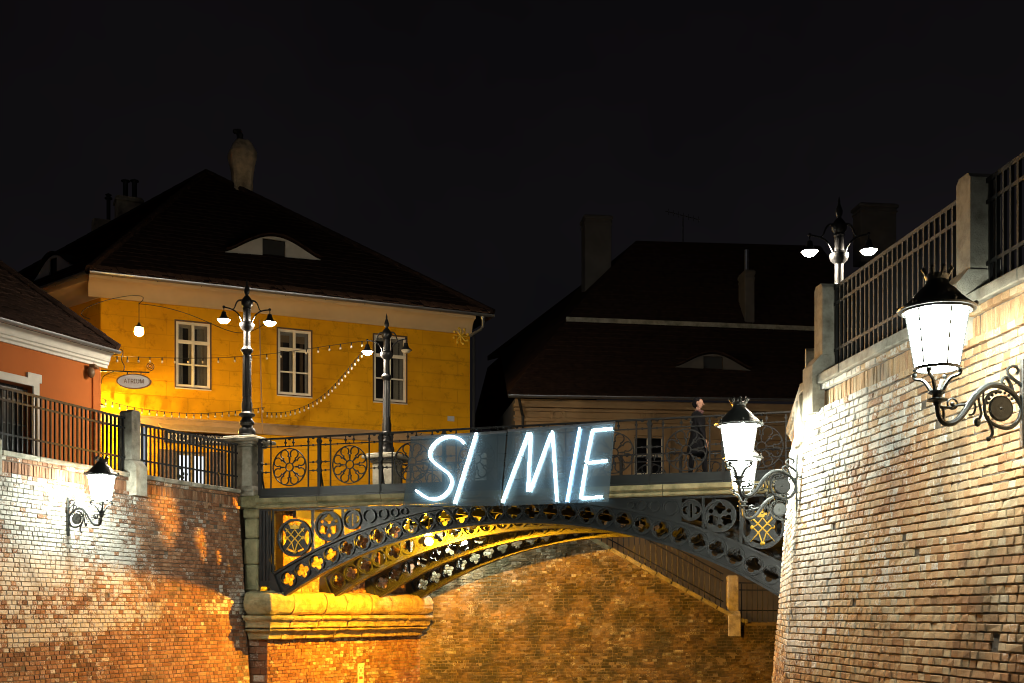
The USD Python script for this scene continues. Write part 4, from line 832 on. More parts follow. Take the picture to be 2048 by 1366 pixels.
def wallq(a, b, h0, h1, th=0.3): n = nrm_right(a, b); return ext(Polygon([a, b, b - n * th, a - n * th]), h1 - h0, np.array([[1, 0, 0, 0], [0, 1, 0, 0], [0, 0, 1, EYE + h0], [0, 0, 0, 1.0]]))
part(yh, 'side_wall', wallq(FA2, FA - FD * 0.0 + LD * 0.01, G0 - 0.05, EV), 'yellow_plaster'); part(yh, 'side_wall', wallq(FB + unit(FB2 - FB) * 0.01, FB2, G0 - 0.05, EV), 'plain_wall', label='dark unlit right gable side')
part(yh, 'back_wall', wallq(FB2, FA2, G0 - 0.05, EV), 'plain_wall')
for i, (s0, s1, h0, h1) in enumerate(holes):
    w, h = s1 - s0, h1 - h0; mid = (s0 + s1) / 2; tr = h1 - h * 0.30; fw = 0.075
    outer = sbox(s0, h0, s1, h1); cells = []
    for a, b in ((s0 + fw, mid - fw * 0.55), (mid + fw * 0.55, s1 - fw)):
        hm = h0 + (tr - h0) * 0.5
        cells += [(a, b, tr + fw * 0.6, h1 - fw), (a, b, hm + 0.022, tr - fw * 0.8), (a, b, h0 + fw, hm - 0.022)]
    fr = outer
    for a, b, c, d in cells: fr = fr.difference(sbox(a, c, b, d))
    wn = part(yh, 'window', ext(fr, 0.07, FM, -0.10), 'window_white')
    part(wn, 'transom', ext(sbox(s0, tr - 0.02, s1, tr + 0.02), 0.03, FM, -0.03), 'window_white'); part(wn, 'mullion', ext(sbox(mid - 0.03, h0, mid + 0.03, h1), 0.025, FM, -0.032), 'window_white')
    for a, b, c, d in cells: part(wn, 'pane', ext(sbox(a, c, b, d), 0.008, FM, -0.07), 'pane')
    part(wn, 'reveal', ext(outer.buffer(0.045, join_style=2).difference(outer.buffer(0.0)), 0.012, FM, 0.002), 'dark_wood')
    part(wn, 'sill', ext(sbox(s0 - 0.03, h0 - 0.07, s1 + 0.03, h0 - 0.046), 0.06, FM, 0.002), 'window_white')
    part(wn, 'inner_frame', ext(outer.difference(sbox(s0 + 0.13, h0 + 0.13, mid - 0.1, h1 - 0.13)).difference(sbox(mid + 0.1, h0 + 0.13, s1 - 0.13, h1 - 0.13)), 0.05, FM, -0.30), 'window_white')
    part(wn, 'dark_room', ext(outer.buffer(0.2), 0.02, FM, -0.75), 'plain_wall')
    cur = [[(s0 + 0.20, 0.05), (s1 - 0.22, 0.10)], [(s0 + 0.18, 0.07), (s1 - 0.20, 0.05)], [(s1 - 0.2, 0.09)]][i]
    for a, cw in cur:
        fo = [(a - cw + 2 * cw * k / 12, 0.03 * math.sin(k * 2.3 + i)) for k in range(13)]; part(wn, 'curtain', ext(LineString(fo).buffer(0.008), h1 - h0 - 0.1, np.array([[FM[0, 0], FM[0, 2], 0, 0], [FM[1, 0], FM[1, 2], 0, 0], [0, 0, 1, 0], [0, 0, 0, 1.0]]) @ np.eye(4) + np.array([[0, 0, 0, FA[0] - FM[0, 2] * 0.45], [0, 0, 0, FA[1] - FM[1, 2] * 0.45], [0, 0, 0, EYE + h0], [0, 0, 0, 0]])), 'window_white' if i != 1 else 'brown_plaster')
    if i == 1: part(wn, 'blind', ext(sbox(s0 + 0.1, h1 - 0.34, s1 - 0.1, h1), 0.02, FM, -0.35), 'cream_plaster')
# bands and cornice
hS1, hS0 = fs(460, 843)[1], fs(460, 865)[1]
part(yh, 'string_course', MB().add(ext(sbox(-0.05, hS0, FL + 0.02, hS1), 0.07, FM, 0.001)).add(ext(sbox(-0.06, hS1 - 0.06, FL + 0.03, hS1 - 0.001), 0.10, FM, 0.0015)), 'brown_plaster')
hc1 = fs(560, 626)[1]; hc2 = fs(560, 612)[1]
part(yh, 'frieze', ext(sbox(-0.05, hc1, FL + 0.02, EV - 0.32), 0.035, FM, 0.001), 'cream_plaster'); part(yh, 'frieze_line', ext(sbox(-0.05, hc2, FL + 0.02, hc2 + 0.05), 0.07, FM, 0.002), 'brown_plaster')
cov = [(0.0, EV - 0.62), (0.04, EV - 0.62)] + [(0.05 + 0.33 * (1 - math.cos(a)), EV - 0.55 + 0.38 * math.sin(a)) for a in np.linspace(0, PI / 2, 8)] + [(0.40, EV - 0.12), (0.40, EV), (0.0, EV)]
F = frame(v3(FA - FD * 0.35, EYE), v3(FN), UP); m = ext(Polygon(cov), FL + 0.4, F if np.dot(F[:3, 2], v3(FD)) > 0 else frame(v3(FB + FD * 0.05, EYE), v3(FN), UP)); part(yh, 'cove_cornice', m, 'cream_plaster', smooth=30)
SN = nrm_right(FA2, FA); F = frame(v3(FA2, EYE), v3(SN), UP); ll = float(np.linalg.norm(FA2 - FA)); m = ext(Polygon(cov), ll - 0.05, F if np.dot(F[:3, 2], v3(unit(FA - FA2))) > 0 else frame(v3(FA, EYE), v3(SN), UP)); part(yh, 'cove_cornice', m, 'cream_plaster', smooth=30)
# roof
apex = at(412, 347, 43.0); OV = 0.52
eA = v3(FA + FN * OV - FD * 0.35, EYE + EV + 0.02); eB = v3(FB + FN * OV + FD * 0.62, EYE + EV + 0.02); eA2 = v3(FA2 + SN * OV, EYE + EV + 0.02); eB2 = v3(FB2 + np.array([0.7, 0.6]), EYE + EV + 0.02)
def roof(tris, thick=0.12):
    b = MB()
    for t in tris:
        q = np.array(t); n = unit(np.cross(q[1] - q[0], q[2] - q[0])); n = n if n[2] > 0 else -n; k = len(q); v = np.vstack([q, q - UP * thick]); f = []
        for i in range(1, k - 1): f += [[0, i, i + 1], [k, k + i + 1, k + i]]
        for i in range(k): j = (i + 1) % k; f += [[i, k + i, k + j], [i, k + j, j]]
        t_ = trimesh.Trimesh(v, np.array(f), process=False); t_.fix_normals(); b.add(t_)
    return b
rf = part(yh, 'roof', roof([(eA, eB, apex), (eA2, eA, apex), (eB, eB2, apex), (eB2, eA2, apex)]), 'roof_tile')
for k in range(62):                                     # the lowest row of tiles, standing out over the gutter
    p0 = eA + (eB - eA) * (k + 0.04) / 62; p1 = eA + (eB - eA) * (k + 0.94) / 62; tl = rng.uniform(-0.02, 0.02); q = np.array([0, 0, 0.0]); sl = unit(apex - (eA + eB) / 2); up_ = sl * 0.30
    oo = v3(FN) * (0.03 + rng.uniform(-0.012, 0.012)); v = np.array([p0 + oo, p1 + oo, p1 + oo + up_, p0 + oo + up_]) + UP * (0.035 + tl); v = np.vstack([v, v - UP * 0.03]); part(rf, 'eave_tile', fix((v, np.array([[0, 1, 2, 3], [4, 5, 6, 7], [0, 1, 5, 4], [1, 2, 6, 5], [2, 3, 7, 6], [3, 0, 4, 7]]))), 'clay_tile')
for a, b_ in ((eB, apex), (eA, apex), (eA2, apex)):     # hip tiles
    L = np.linalg.norm(b_ - a); n = int(L / 0.42); mb = MB()
    for i in range(n): p0, p1 = a + (b_ - a) * i / n, a + (b_ - a) * (i + 1.12) / n; mb.add(tube([p0 + UP * 0.03, p1 + UP * 0.05], [0.13, 0.10], 8))
    part(rf, 'hip_tiles', mb, 'roof_tile')
def dormer(c0, c1, hgt, face_dir, wfrac, back, parent, fmat='white_trim'):
    """Low eyebrow dormer: white curved front between c0 and c1 with a dark opening, roofed over."""
    t = c1 - c0; L = np.linalg.norm(t[:2]); F = frame(c0, unit(v3(t[:2])), UP); xs = np.linspace(0, 1, 21); top = hgt * (np.sin(PI * xs) ** 1.3); slope = t[2]
    pts = [(x * L, slope * x) for x in xs] + [(x * L, slope * x + tt + 0.005) for x, tt in zip(xs[::-1], top[::-1])]
    pl = Polygon(pts).buffer(0.001); a, b = L * (0.5 - wfrac / 2), L * (0.5 + wfrac / 2); hole = sbox(a, slope * 0.5 - 0.3, b, slope * 0.5 + hgt * 0.86)
    d = part(parent, 'dormer', ext(pl.difference(hole), 0.06, F, -0.03), fmat); part(parent, 'dormer_opening', ext(sbox(a, slope * 0.5 - 0.2, b, slope * 0.5 + hgt * 0.86), 0.02, F, -0.12), 'soot_metal')
    up = np.array([(x * L, slope * x + tt) for x, tt in zip(xs, top)]); v = []; f = []
    for k, (o, dz) in enumerate(((0.16, 0.035), (-back, 0.25))):
        for x, y in up: v.append(F[:3, 3] + F[:3, 0] * x + UP * (y + 0.03 + dz * 0.5) + F[:3, 2] * o)
    n = len(up); v = np.array(v); v = np.vstack([v, v + UP * 0.05])
    for i in range(n - 1): f += [[i, i + 1, n + i + 1, n + i], [2 * n + i, 3 * n + i, 3 * n + i + 1, 2 * n + i + 1], [i, 2 * n + i, 2 * n + i + 1, i + 1]]
    part(parent, 'dormer_roof', (v, np.array(f)), 'roof_tile', smooth=50)
def tile_courses(parent, bl, br_, tl, tr, step=0.30, wid=0.20, seed=0):
    g = np.random.default_rng(seed); H = np.linalg.norm((tl + tr) / 2 - (bl + br_) / 2); rows = int(H / step); n = unit(np.cross(br_ - bl, tl - bl)); n = n if n[2] > 0 else -n; V = []; Fc = []; c = 0
    for k in range(rows):
        u0, u1 = k / rows, min(1.0, (k + 1.08) / rows); a0, b0_ = bl + (tl - bl) * u0, br_ + (tr - br_) * u0; a1, b1_ = bl + (tl - bl) * u1, br_ + (tr - br_) * u1; m = max(1, int(np.linalg.norm(b0_ - a0) / wid)); off = 0.5 * (k % 2)
        for j in range(m):
            f0, f1 = np.clip((j + off) / m, 0, 1), np.clip((j + off + 0.95) / m, 0, 1)
            if f1 - f0 < 0.2 / m: continue
            z = 0.035 + g.uniform(0, 0.022); dn = (a0 - a1) / np.linalg.norm(a0 - a1) * g.uniform(-0.02, 0.03)
            p0, p1 = a0 + (b0_ - a0) * f0 + dn + n * z, a0 + (b0_ - a0) * f1 + dn + n * (z + g.uniform(-0.006, 0.006)); p2, p3 = a1 + (b1_ - a1) * f1 + n * 0.012, a1 + (b1_ - a1) * f0 + n * 0.012; q0, q1 = p0 - n * 0.025, p1 - n * 0.025
            V += [p0, p1, p2, p3, q0, q1]; Fc += [[c, c + 1, c + 2], [c, c + 2, c + 3], [c, c + 4, c + 5], [c, c + 5, c + 1]]; c += 6
    part(parent, 'roof_tiles', (np.array(V), np.array(Fc)), 'roof_tile', kind='stuff')
tile_courses(rf, eA, eB, apex, apex, seed=1); tile_courses(rf, eA2, eA, apex, apex, seed=2)
n1 = unit(np.cross(eB - eA, apex - eA)); n2 = unit(np.cross(eA - eA2, apex - eA2))
dormer(on_plane(450, 505, eA, n1) + v3(FN) * 0.05, on_plane(640, 521, eA, n1) + v3(FN) * 0.05, 0.62, 0, 0.24, 1.5, yh)
dormer(on_plane(72, 563, eA2, n2) + v3(SN) * 0.05, on_plane(150, 531, eA2, n2) + v3(SN) * 0.05, 0.55, 0, 0.20, 1.8, yh)
# gutters, downpipe, anchor plate
def gutter(parent, a, b, r=0.085):
    t = np.linspace(0, PI, 9); L = np.linalg.norm(b - a); ax = unit(b - a); o = unit(np.cross(ax, UP)); 
    v = []; 
    for p in (a, b):
        for q in t: v.append(p + o * r * math.cos(q) - UP * r * math.sin(q))
        for q in t[::-1]: v.append(p + o * (r - 0.008) * math.cos(q) - UP * (r - 0.008) * math.sin(q))
    n = 18; f = [[i, (i + 1) % n, n + (i + 1) % n, n + i] for i in range(n)]
    part(parent, 'gutter', fix((np.array(v), np.array(f))), 'zinc', smooth=40)
    for i in range(int(L / 1.2)):
        p = a + (b - a) * (i + 0.5) / int(L / 1.2); part(parent, 'gutter_bracket', tube([p + o * r + UP * 0.03, p - UP * (r + 0.01), p - o * r + UP * 0.03], 0.012, 5), 'soot_metal')
gutter(yh, eA + v3(FN) * 0.07 - UP * 0.06, eB + v3(FN) * 0.07 - UP * 0.06); gutter(yh, eA2 + v3(SN) * 0.07 - UP * 0.06, eA + v3(SN) * 0.07 - UP * 0.06)
dp = [fp_(966, 634, 0.45), fp_(966, 652, 0.40), fp_(962, 658, 0.35), fp_(940, 672, 0.05)]; part(yh, 'downpipe', MB().add(tube(dp, 0.05, 8)).add(lathe([(0.05, 0), (0.11, 0.15), (0.11, 0.2)], 10, frame(dp[0] - UP * 0.1, [1, 0, 0], [0, 1, 0]))), 'zinc', smooth=40)
q = [fp_(943, y, -0.12) for y in (668, 700, 780, 860)]; part(yh, 'downpipe', tube([p + v3(FD) * 0.08 for p in q], 0.05, 8), 'soot_metal', smooth=40)
b = MB(); c = fp_(922, 672, 0.06)
for k in range(8):
    a = k * PI / 4; b.add(tube([c, c + v3(FD) * 0.20 * math.cos(a) + UP * 0.20 * math.sin(a), c + v3(FD) * 0.26 * math.cos(a + 0.25) + UP * 0.26 * math.sin(a + 0.25)], [0.03, 0.02, 0.03], 6)); b.add(ball(c + v3(FD) * 0.26 * math.cos(a + 0.3) + UP * 0.26 * math.sin(a + 0.3), 0.045, 1))
part(yh, 'wall_anchor', b, 'gold', smooth=40, label='gilded curled wall anchor at the right corner')
part(yh, 'house_number', ext(sbox(fs(895)[0], fs(895, 842)[1], fs(908)[0], fs(895, 832)[1]), 0.02, FM, 0.002), 'sign_grey')
part(yh, 'conduit', tube([fp_(519, 640, 0.05), fp_(521, 720, 0.05), fp_(524, 840, 0.12), fp_(527, 868, 0.12)], 0.022, 6), 'brown_plaster')
# door with shutters, shop window, plant inside
dr = part(yh, 'door', ext(sbox(dS0 + 0.0, G0, dS1, dT).difference(sbox(dS0 + 0.10, G0 + 0.06, (dS0 + dS1) / 2 - 0.05, dT - 0.10)).difference(sbox((dS0 + dS1) / 2 + 0.05, G0 + 0.06, dS1 - 0.10, dT - 0.10)), 0.08, FM, -0.2), 'sandstone')
part(dr, 'pane', ext(sbox(dS0 + 0.05, G0, dS1 - 0.05, dT - 0.05), 0.01, FM, -0.17), 'pane')
part(dr, 'lit_interior', ext(sbox(dS0 - 0.1, G0, dS1 + 0.1, dT), 0.02, FM, -1.0), 'shop_light', label='bright white shop interior')
b = MB(); c0 = fp_(358, 948, -0.5)
for i in range(26): b.add(ball(c0 + np.array([rng.normal(0, 0.16), 0, rng.normal(0, 0.13)]), 0.05, 0, (1, 0.4, 1)))
part(dr, 'plant', b, 'leaf', label='green and purple potted plant inside the shop door')
for a, b_ in ((fs(316)[0], dS0 - 0.03), (dS1 + 0.03, fs(449)[0])):
    st = part(yh, 'shutter', ext(sbox(a, G0 + 0.02, b_, dT + 0.02), 0.05, FM, 0.002), 'dark_wood')
    for c, d in ((G0 + 0.15, G0 + 0.75), (G0 + 0.85, G0 + 1.45), (G0 + 1.55, dT - 0.08)):
        if d > c: part(st, 'shutter_panel', ext(sbox(a + 0.10, c, b_ - 0.10, d), 0.02, FM, 0.053), 'dark_wood')
sw = part(yh, 'shop_window', ext(sbox(wS0, wB, wS1, wT).difference(sbox(wS0 + 0.05, wB + 0.05, (wS0 + wS1) / 2 - 0.025, wT - 0.05)).difference(sbox((wS0 + wS1) / 2 + 0.025, wB + 0.05, wS1 - 0.05, wT - 0.05)), 0.06, FM, -0.1), 'sign_grey')
part(sw, 'pane', ext(sbox(wS0, wB, wS1, wT), 0.01, FM, -0.09), 'pane'); part(sw, 'lit_interior', ext(sbox(wS0, wB, wS1, wT), 0.02, FM, -0.3), 'shop_dim')
# chimneys and flues on the roof
def chimney(px0, px1, pyt, pyb, Y, parent, cap=True, d=0.8, matn='chimney_plaster'):
    a, b_ = at(px0, pyb, Y), at(px1, pyt, Y); cx = (a[0] + b_[0]) / 2; w = b_[0] - a[0]; h = b_[2] - a[2]
    M = frame(np.array([cx, Y, a[2]]), v3(FD), v3(-FN)); return M, w, h
M, w, h = chimney(459, 510, 283, 392, 42.9, yh)
def sqlathe(prof, w, d, M, k=20):
    a = np.arange(k) * 2 * PI / k; c, q = np.cos(a), np.sin(a); r = 1 / (np.abs(c) ** 5 + np.abs(q) ** 5) ** 0.2; v = np.array([[x * r[i] * c[i] * w / 2, x * r[i] * q[i] * d / 2, z] for x, z in prof for i in range(k)]); f = []
    for i in range(len(prof) - 1):
        for j in range(k): f += [[i * k + j, i * k + (j + 1) % k, (i + 1) * k + (j + 1) % k], [i * k + j, (i + 1) * k + (j + 1) % k, (i + 1) * k + j]]
    return v @ M[:3, :3].T + M[:3, 3], np.array(f)
ch = part(yh, 'chimney', rough(sqlathe([(0.75, -2.6), (0.75, h * 0.25), (0.80, h * 0.40), (0.92, h * 0.60), (1.02, h * 0.70), (1.04, h * 0.76), (0.98, h * 0.80), (0.80, h * 0.88), (0.66, h * 0.95), (0.52, h * 1.0), (0.01, h * 1.0)], w, 0.95, M), 0.03, 0.15, 3.0), 'chimney_plaster', smooth=35)
cb = at(480, 283, 42.9); part(ch, 'cowl', MB().add(tube([cb - UP * 0.1, cb + UP * 0.22, cb + UP * 0.42 + np.array([-0.10, 0, 0])], [0.10, 0.12, 0.07], 8)).add(bx(tuple(cb + UP * 0.36 + np.array([-0.10, 0, 0])), (0.30, 0.14, 0.16), None, 0.04)), 'soot_metal')
M, w, h = chimney(232, 282, 402, 440, 44.0, yh); c2 = part(yh, 'chimney', MB().add(bx((0, 0, h * 0.3), (w, 0.7, h * 1.6), M, 0.03)).add(bx((0, 0, h * 0.9), (w * 1.1, 0.8, 0.12), M, 0.02)), 'chimney_plaster')
for x in (251, 269): 
    a, b_ = at(x, 405, 44.0), at(x, 363, 44.0); part(c2, 'flue_pipe', MB().add(tube([a, b_], 0.09, 10)).add(lathe([(0.0, 0.10), (0.16, 0.03), (0.16, 0.0), (0.0, 0.0)], 12, frame(b_, [1, 0, 0], [0, 1, 0]))), 'soot_metal')
M, w, h = chimney(185, 222, 440, 470, 44.5, yh); c3 = part(yh, 'chimney', bx((0, 0, h * 0.2), (w, 0.6, h * 1.5), M, 0.06), 'chimney_plaster'); a, b_ = at(217, 440, 44.5), at(217, 398, 44.5)
part(c3, 'flue_pipe', MB().add(tube([a, b_], 0.07, 10)).add(lathe([(0.0, 0.22), (0.12, 0.15), (0.06, 0.1), (0.14, 0.04), (0.14, 0.0), (0.0, 0.0)], 12, frame(b_, [1, 0, 0], [0, 1, 0]))), 'soot_metal')
# shop board with awning and the oval hanging sign
a, b_ = fs(328, 868), fs(452, 880)
bd = thing('shop_sign', 'dark shop board with pale capitals above the lit door of the yellow house', 'sign', tuple(fp_(385, 878)))
sH0, sH1 = fs(385, 888)[1], fs(385, 866)[1]
part(bd, 'board', ext(sbox(a[0], sH0, b_[0] + 0.3, sH1), 0.06, FM, 0.004), 'sign_black')
tm = meshkit.text_mesh('KRIZA HOLISTIC', (sH1 - sH0) * 0.62, 0.01, bold=True); tm.apply_translation(-tm.bounds[0]); sc = (b_[0] - a[0] - 0.1) / tm.extents[0]; tm.apply_scale([sc, 1, 1]); v = np.array(tm.vertices) + np.array([a[0] + 0.12, sH0 + (sH1 - sH0) * 0.18, 0.066])
part(bd, 'lettering', (v @ FM[:3, :3].T + FM[:3, 3], np.array(tm.faces)), 'letter_pale')
part(bd, 'canopy', fix((np.array([FM[:3, :3] @ np.array(p) + FM[:3, 3] for p in ((a[0] - 0.18, sH1 + 0.22, 0.07), (b_[0] + 0.35, sH1 + 0.22, 0.07), (b_[0] + 0.45, sH1 + 0.02, 0.42), (a[0] - 0.1, sH1 + 0.02, 0.42), (a[0] - 0.18, sH1 + 0.18, 0.07), (b_[0] + 0.35, sH1 + 0.18, 0.07), (b_[0] + 0.45, sH1 - 0.02, 0.42), (a[0] - 0.1, sH1 - 0.02, 0.42))]),
      np.array([[0, 1, 2, 3], [4, 5, 6, 7], [0, 1, 5, 4], [1, 2, 6, 5], [2, 3, 7, 6], [3, 0, 4, 7]]))), 'awning')
YS = 31.0; c = at(268, 763, YS); MS = frame(c, [1, 0.10, 0], UP)
os_ = thing('hanging_sign', 'grey oval sign reading ATRIUM on a black scrolled wall arm', 'sign', tuple(c))
el = affinity.scale(Point(0, 0).buffer(1, 28), 34 / FPX * YS, 15 / FPX * YS)
part(os_, 'rim', ext(el.difference(affinity.scale(el, 0.93, 0.88)), 0.07, MS, -0.035), 'sign_brown'); part(os_, 'board', ext(affinity.scale(el, 0.925, 0.87), 0.04, MS, -0.02), 'sign_grey')
tm = meshkit.text_mesh('ATRIUM', 0.115, 0.006); tm.apply_translation(-tm.bounds.mean(0)); tm.apply_scale([0.50 / tm.extents[0], 1, 1]); tm.apply_translation([0, 0.005, 0.026]); part(os_, 'lettering', (np.array(tm.vertices) @ MS[:3, :3].T + MS[:3, 3], np.array(tm.faces)), 'sign_brown')
b = MB().add(bar(at(200, 741, YS), at(299, 745, YS), 0.03)).add(bar(at(255, 742, YS), at(255, 749, YS), 0.02)).add(bar(at(282, 743, YS), at(282, 750, YS), 0.02))
th_ = np.linspace(0, 4.5 * PI, 44); rr = np.linspace(0.115, 0.015, 44); cc = at(300, 733, YS); b.add(tube(np.stack([cc[0] + rr * np.cos(th_ - PI / 2), 0 * th_ + YS, cc[2] + rr * np.sin(th_ - PI / 2)], 1), 0.010, 5))
b.add(tube(spline([at(203, 768, YS), at(208, 752, YS), at(222, 745, YS), at(228, 743, YS)], 12), 0.009, 5)); b.add(tube(spline([at(246, 742, YS), at(247, 728, YS), at(243, 718, YS), at(246, 704, YS), at(240, 698, YS)], 16), 0.012, 5))
part(os_, 'arm', b, 'black_iron', smooth=40)

# ------------------------------------------------------------------ orange house
OA, OB = np.array([-12.34, 23.27]), np.array([-9.85, 28.75])
oh = thing('house', 'low orange plastered house with white cornice at the left edge', 'house', (OB[0], OB[1], EYE + G0))
ON = nrm_right(OA, OB); OD = unit(OB - OA); OM = frame(v3(OA, EYE), v3(OD), UP)
if np.dot(OM[:3, 2], v3(ON)) < 0: pass
OL = float(np.linalg.norm(OB - OA))
def os2(px, py=800): q = on_plane(px, py, v3(OA), v3(ON)); return float(np.dot(q[:2] - OA, OD)), q[2] - EYE
OE = 6.33
d0, d1 = os2(-40)[0], os2(64)[0]; dt = os2(60, 772)[1]
w_ = sbox(0, G0 - 0.05, OL, OE).difference(sbox(d0, G0, d1, dt))
part(oh, 'front_wall', ext(w_, 0.35, OM, -0.35), 'orange_plaster')
OB2 = OB + np.array([-6.5, 1.6]); part(oh, 'end_wall', wallq(OB + unit(OB2 - OB) * 0.01, OB2, G0 - 0.05, OE), 'orange_plaster')
tr = unary_union([sbox(d1, G0, d1 + 0.17, dt + 0.02), sbox(d0 - 0.17, dt, d1 + 0.17, dt + 0.17), sbox(d1 - 0.16, dt + 0.1, d1 + 0.24, dt + 0.29), sbox(d0 - 0.24, dt + 0.1, d0 + 0.16, dt + 0.29), sbox(d0 - 0.17, G0, d0, dt + 0.02)])
part(oh, 'door_surround', ext(tr, 0.05, OM, 0.002), 'white_trim')
gt = part(oh, 'door', ext(sbox(d0, G0, d1, dt), 0.04, OM, -0.30), 'sign_black')
b = MB(); n = 9
for i in range(n + 1): s = d0 + (d1 - d0) * i / n; b.add(ext(sbox(s - 0.012, G0, s + 0.012, dt - 0.05), 0.024, OM, -0.16))
for hh in (G0 + 0.7, G0 + 1.5, dt - 0.35, dt - 0.1): b.add(ext(sbox(d0, hh - 0.015, d1, hh + 0.015), 0.02, OM, -0.155))
for i in range(n):
    s = d0 + (d1 - d0) * (i + 0.5) / n; th_ = np.linspace(0, 3 * PI, 20); rr = np.linspace(0.06, 0.015, 20)
    for hh in (G0 + 1.1, dt - 0.22, G0 + 1.9): b.add((lambda m: (m[0] @ OM[:3, :3].T + OM[:3, 3], m[1]))(tube(np.stack([s + rr * np.cos(th_), hh + rr * np.sin(th_) * 1.6, -0.15 + 0 * th_], 1), 0.007, 4)))
part(gt, 'grille', b, 'lantern_iron')
cov = [(0.0, OE - 0.42), (0.06, OE - 0.42), (0.06, OE - 0.36), (0.12, OE - 0.33), (0.12, OE - 0.28), (0.16, OE - 0.26)] + [(0.17 + 0.15 * (1 - math.cos(a)), OE - 0.24 + 0.14 * math.sin(a)) for a in np.linspace(0, PI / 2, 6)] + [(0.36, OE - 0.08), (0.36, OE), (0, OE)]
cov = [(o * 0.72, h) for o, h in cov]
F = frame(v3(OA, EYE), v3(ON), UP); F = F if np.dot(F[:3, 2], v3(OD)) > 0 else frame(v3(OB + OD * 0.18, EYE), v3(ON), UP); part(oh, 'cornice', ext(Polygon(cov), OL + 0.18, F), 'white_trim', smooth=30)
en = nrm_right(OB, OB2); F = frame(v3(OB, EYE), v3(en), UP); F = F if np.dot(F[:3, 2], v3(unit(OB2 - OB))) > 0 else frame(v3(OB2, EYE), v3(en), UP); part(oh, 'cornice', ext(Polygon(cov), 6.6, F), 'white_trim', smooth=30)
rA, rB = v3(OA + ON * 0.32, EYE + OE + 0.02), v3(OB + ON * 0.32 + OD * 0.22, EYE + OE + 0.02); rC = v3(OB2 + OD * 0.3, EYE + OE + 0.02); ridge = at(-150, 428, 28.5); ridge0 = ridge - v3(OD) * 7
orf = part(oh, 'roof', roof([(rA, rB, ridge, ridge0), (rB, rC, ridge)]), 'roof_tile')
tile_courses(orf, rA, rB, ridge0, ridge, seed=3)
mb = MB(); L = np.linalg.norm(ridge - rB); n = int(L / 0.40)
for i in range(n): mb.add(tube([rB + (ridge - rB) * i / n + UP * 0.03, rB + (ridge - rB) * (i + 1.12) / n + UP * 0.05], [0.12, 0.09], 8))
part(orf, 'hip_tiles', mb, 'roof_tile')
gutter(oh, rA + v3(ON) * 0.05 - UP * 0.05, rB + v3(ON) * 0.05 - UP * 0.05, 0.07)
c = on_plane(182, 745, v3(OA) + v3(ON) * 0.12, v3(ON)); part(oh, 'wall_speaker', MB().add(ball(c, 0.13, 2, (0.7, 0.7, 1.0))).add(bx(tuple(c + UP * 0.16 + v3(OD) * 0.1), (0.14, 0.3, 0.07), None, 0.01)), 'sign_brown', smooth=40)

# hooded sodium lamp on the end wall of the orange house, and the pendant lamp over the upper street
c = np.array([-11.72, 33.9, EYE + 5.7])
wl = thing('wall_lamp', 'hooded lamp round the corner of the orange house, lighting the yellow wall', 'lamp', tuple(c))
part(wl, 'lamp', ball(c, 0.07, 2), 'sodium_wall', smooth=True); part(wl, 'hood', lathe([(0.0, 0.30), (0.06, 0.29), (0.18, 0.22), (0.26, 0.18), (0.26, 0.165), (0.17, 0.20), (0.0, 0.26)], 20, frame(c, [1, 0, 0], [0, 1, 0])), 'black_iron', smooth=40)
part(wl, 'arm', tube([c + UP * 0.25, c + np.array([0, -0.2, 0.5]), np.array([-11.9, 29.35, EYE + 5.9])], 0.02, 8), 'black_iron')
c = at(278, 663, 32.5)
pl = thing('pendant_lamp', 'round orange street lamp glaring in front of the yellow wall, above the oval sign', 'lamp', tuple(c))
part(pl, 'lamp_globe', ball(c, 0.13, 3), 'sodium_pendant', smooth=True); part(pl, 'cap', lathe([(0.0, 0.24), (0.03, 0.24), (0.05, 0.17), (0.12, 0.13), (0.13, 0.10), (0.0, 0.10)], 18, frame(c, [1, 0, 0], [0, 1, 0])), 'black_iron', smooth=40)
part(pl, 'span_wire', MB().add(tube(spline([np.array([-10.3, 29.3, EYE + 7.2]), at(215, 600, 30.8), at(255, 592, 31.2), c + UP * 0.75], 16), 0.010, 5)).add(tube([c + UP * 0.24, c + UP * 0.78], 0.010, 5)).add(tube(spline([c + UP * 0.75, at(330, 615, 32.5), at(440, 655, 34.5), fp_(540, 640, 0.05)], 20), 0.010, 5)), 'wire', smooth=True)

# ------------------------------------------------------------------ string lights
def string(label, pts, n, sag_unused=0):
    p = spline(pts, 80); r = thing('string_lights', label, 'string lights', tuple(p[40])); part(r, 'wire', tube(p, 0.008, 4), 'wire')
    d = np.concatenate([[0], np.cumsum(np.linalg.norm(np.diff(p, axis=0), axis=1))])
    for i in range(n):
        s = d[-1] * (i + 0.5) / n; q = np.array([np.interp(s, d, p[:, k]) for k in range(3)])
        bb = part(r, 'bulb', MB().add(ball(q - UP * 0.115, 0.032, 1, (1, 1, 1.25))), 'bulb_glass', smooth=True); part(bb, 'socket', tube([q + UP * 0.01, q - UP * 0.08], 0.018, 6), 'wire')
string('sagging string of unlit bulbs low across the yellow wall, left of the lamp post', [fp_(205, 797, 0.6), fp_(245, 810, 0.8), fp_(300, 820, 0.9), fp_(390, 827, 1.0), fp_(470, 822, 0.9), fp_(530, 815, 0.4)], 24)
string('string of unlit bulbs level across the yellow wall, passing the upper windows', [at(225, 713, 31.2), at(350, 716, 33.6), at(470, 714, 34.8), at(600, 700, 34.2), at(735, 682, 32.3)], 20)
string('string of unlit bulbs hanging in a curve from the second lamp post to the pipe', [at(735, 692, 32.3), at(690, 745, 33.6), at(640, 795, 35.0), at(580, 822, 36.2), fp_(530, 824, 0.15)], 26)

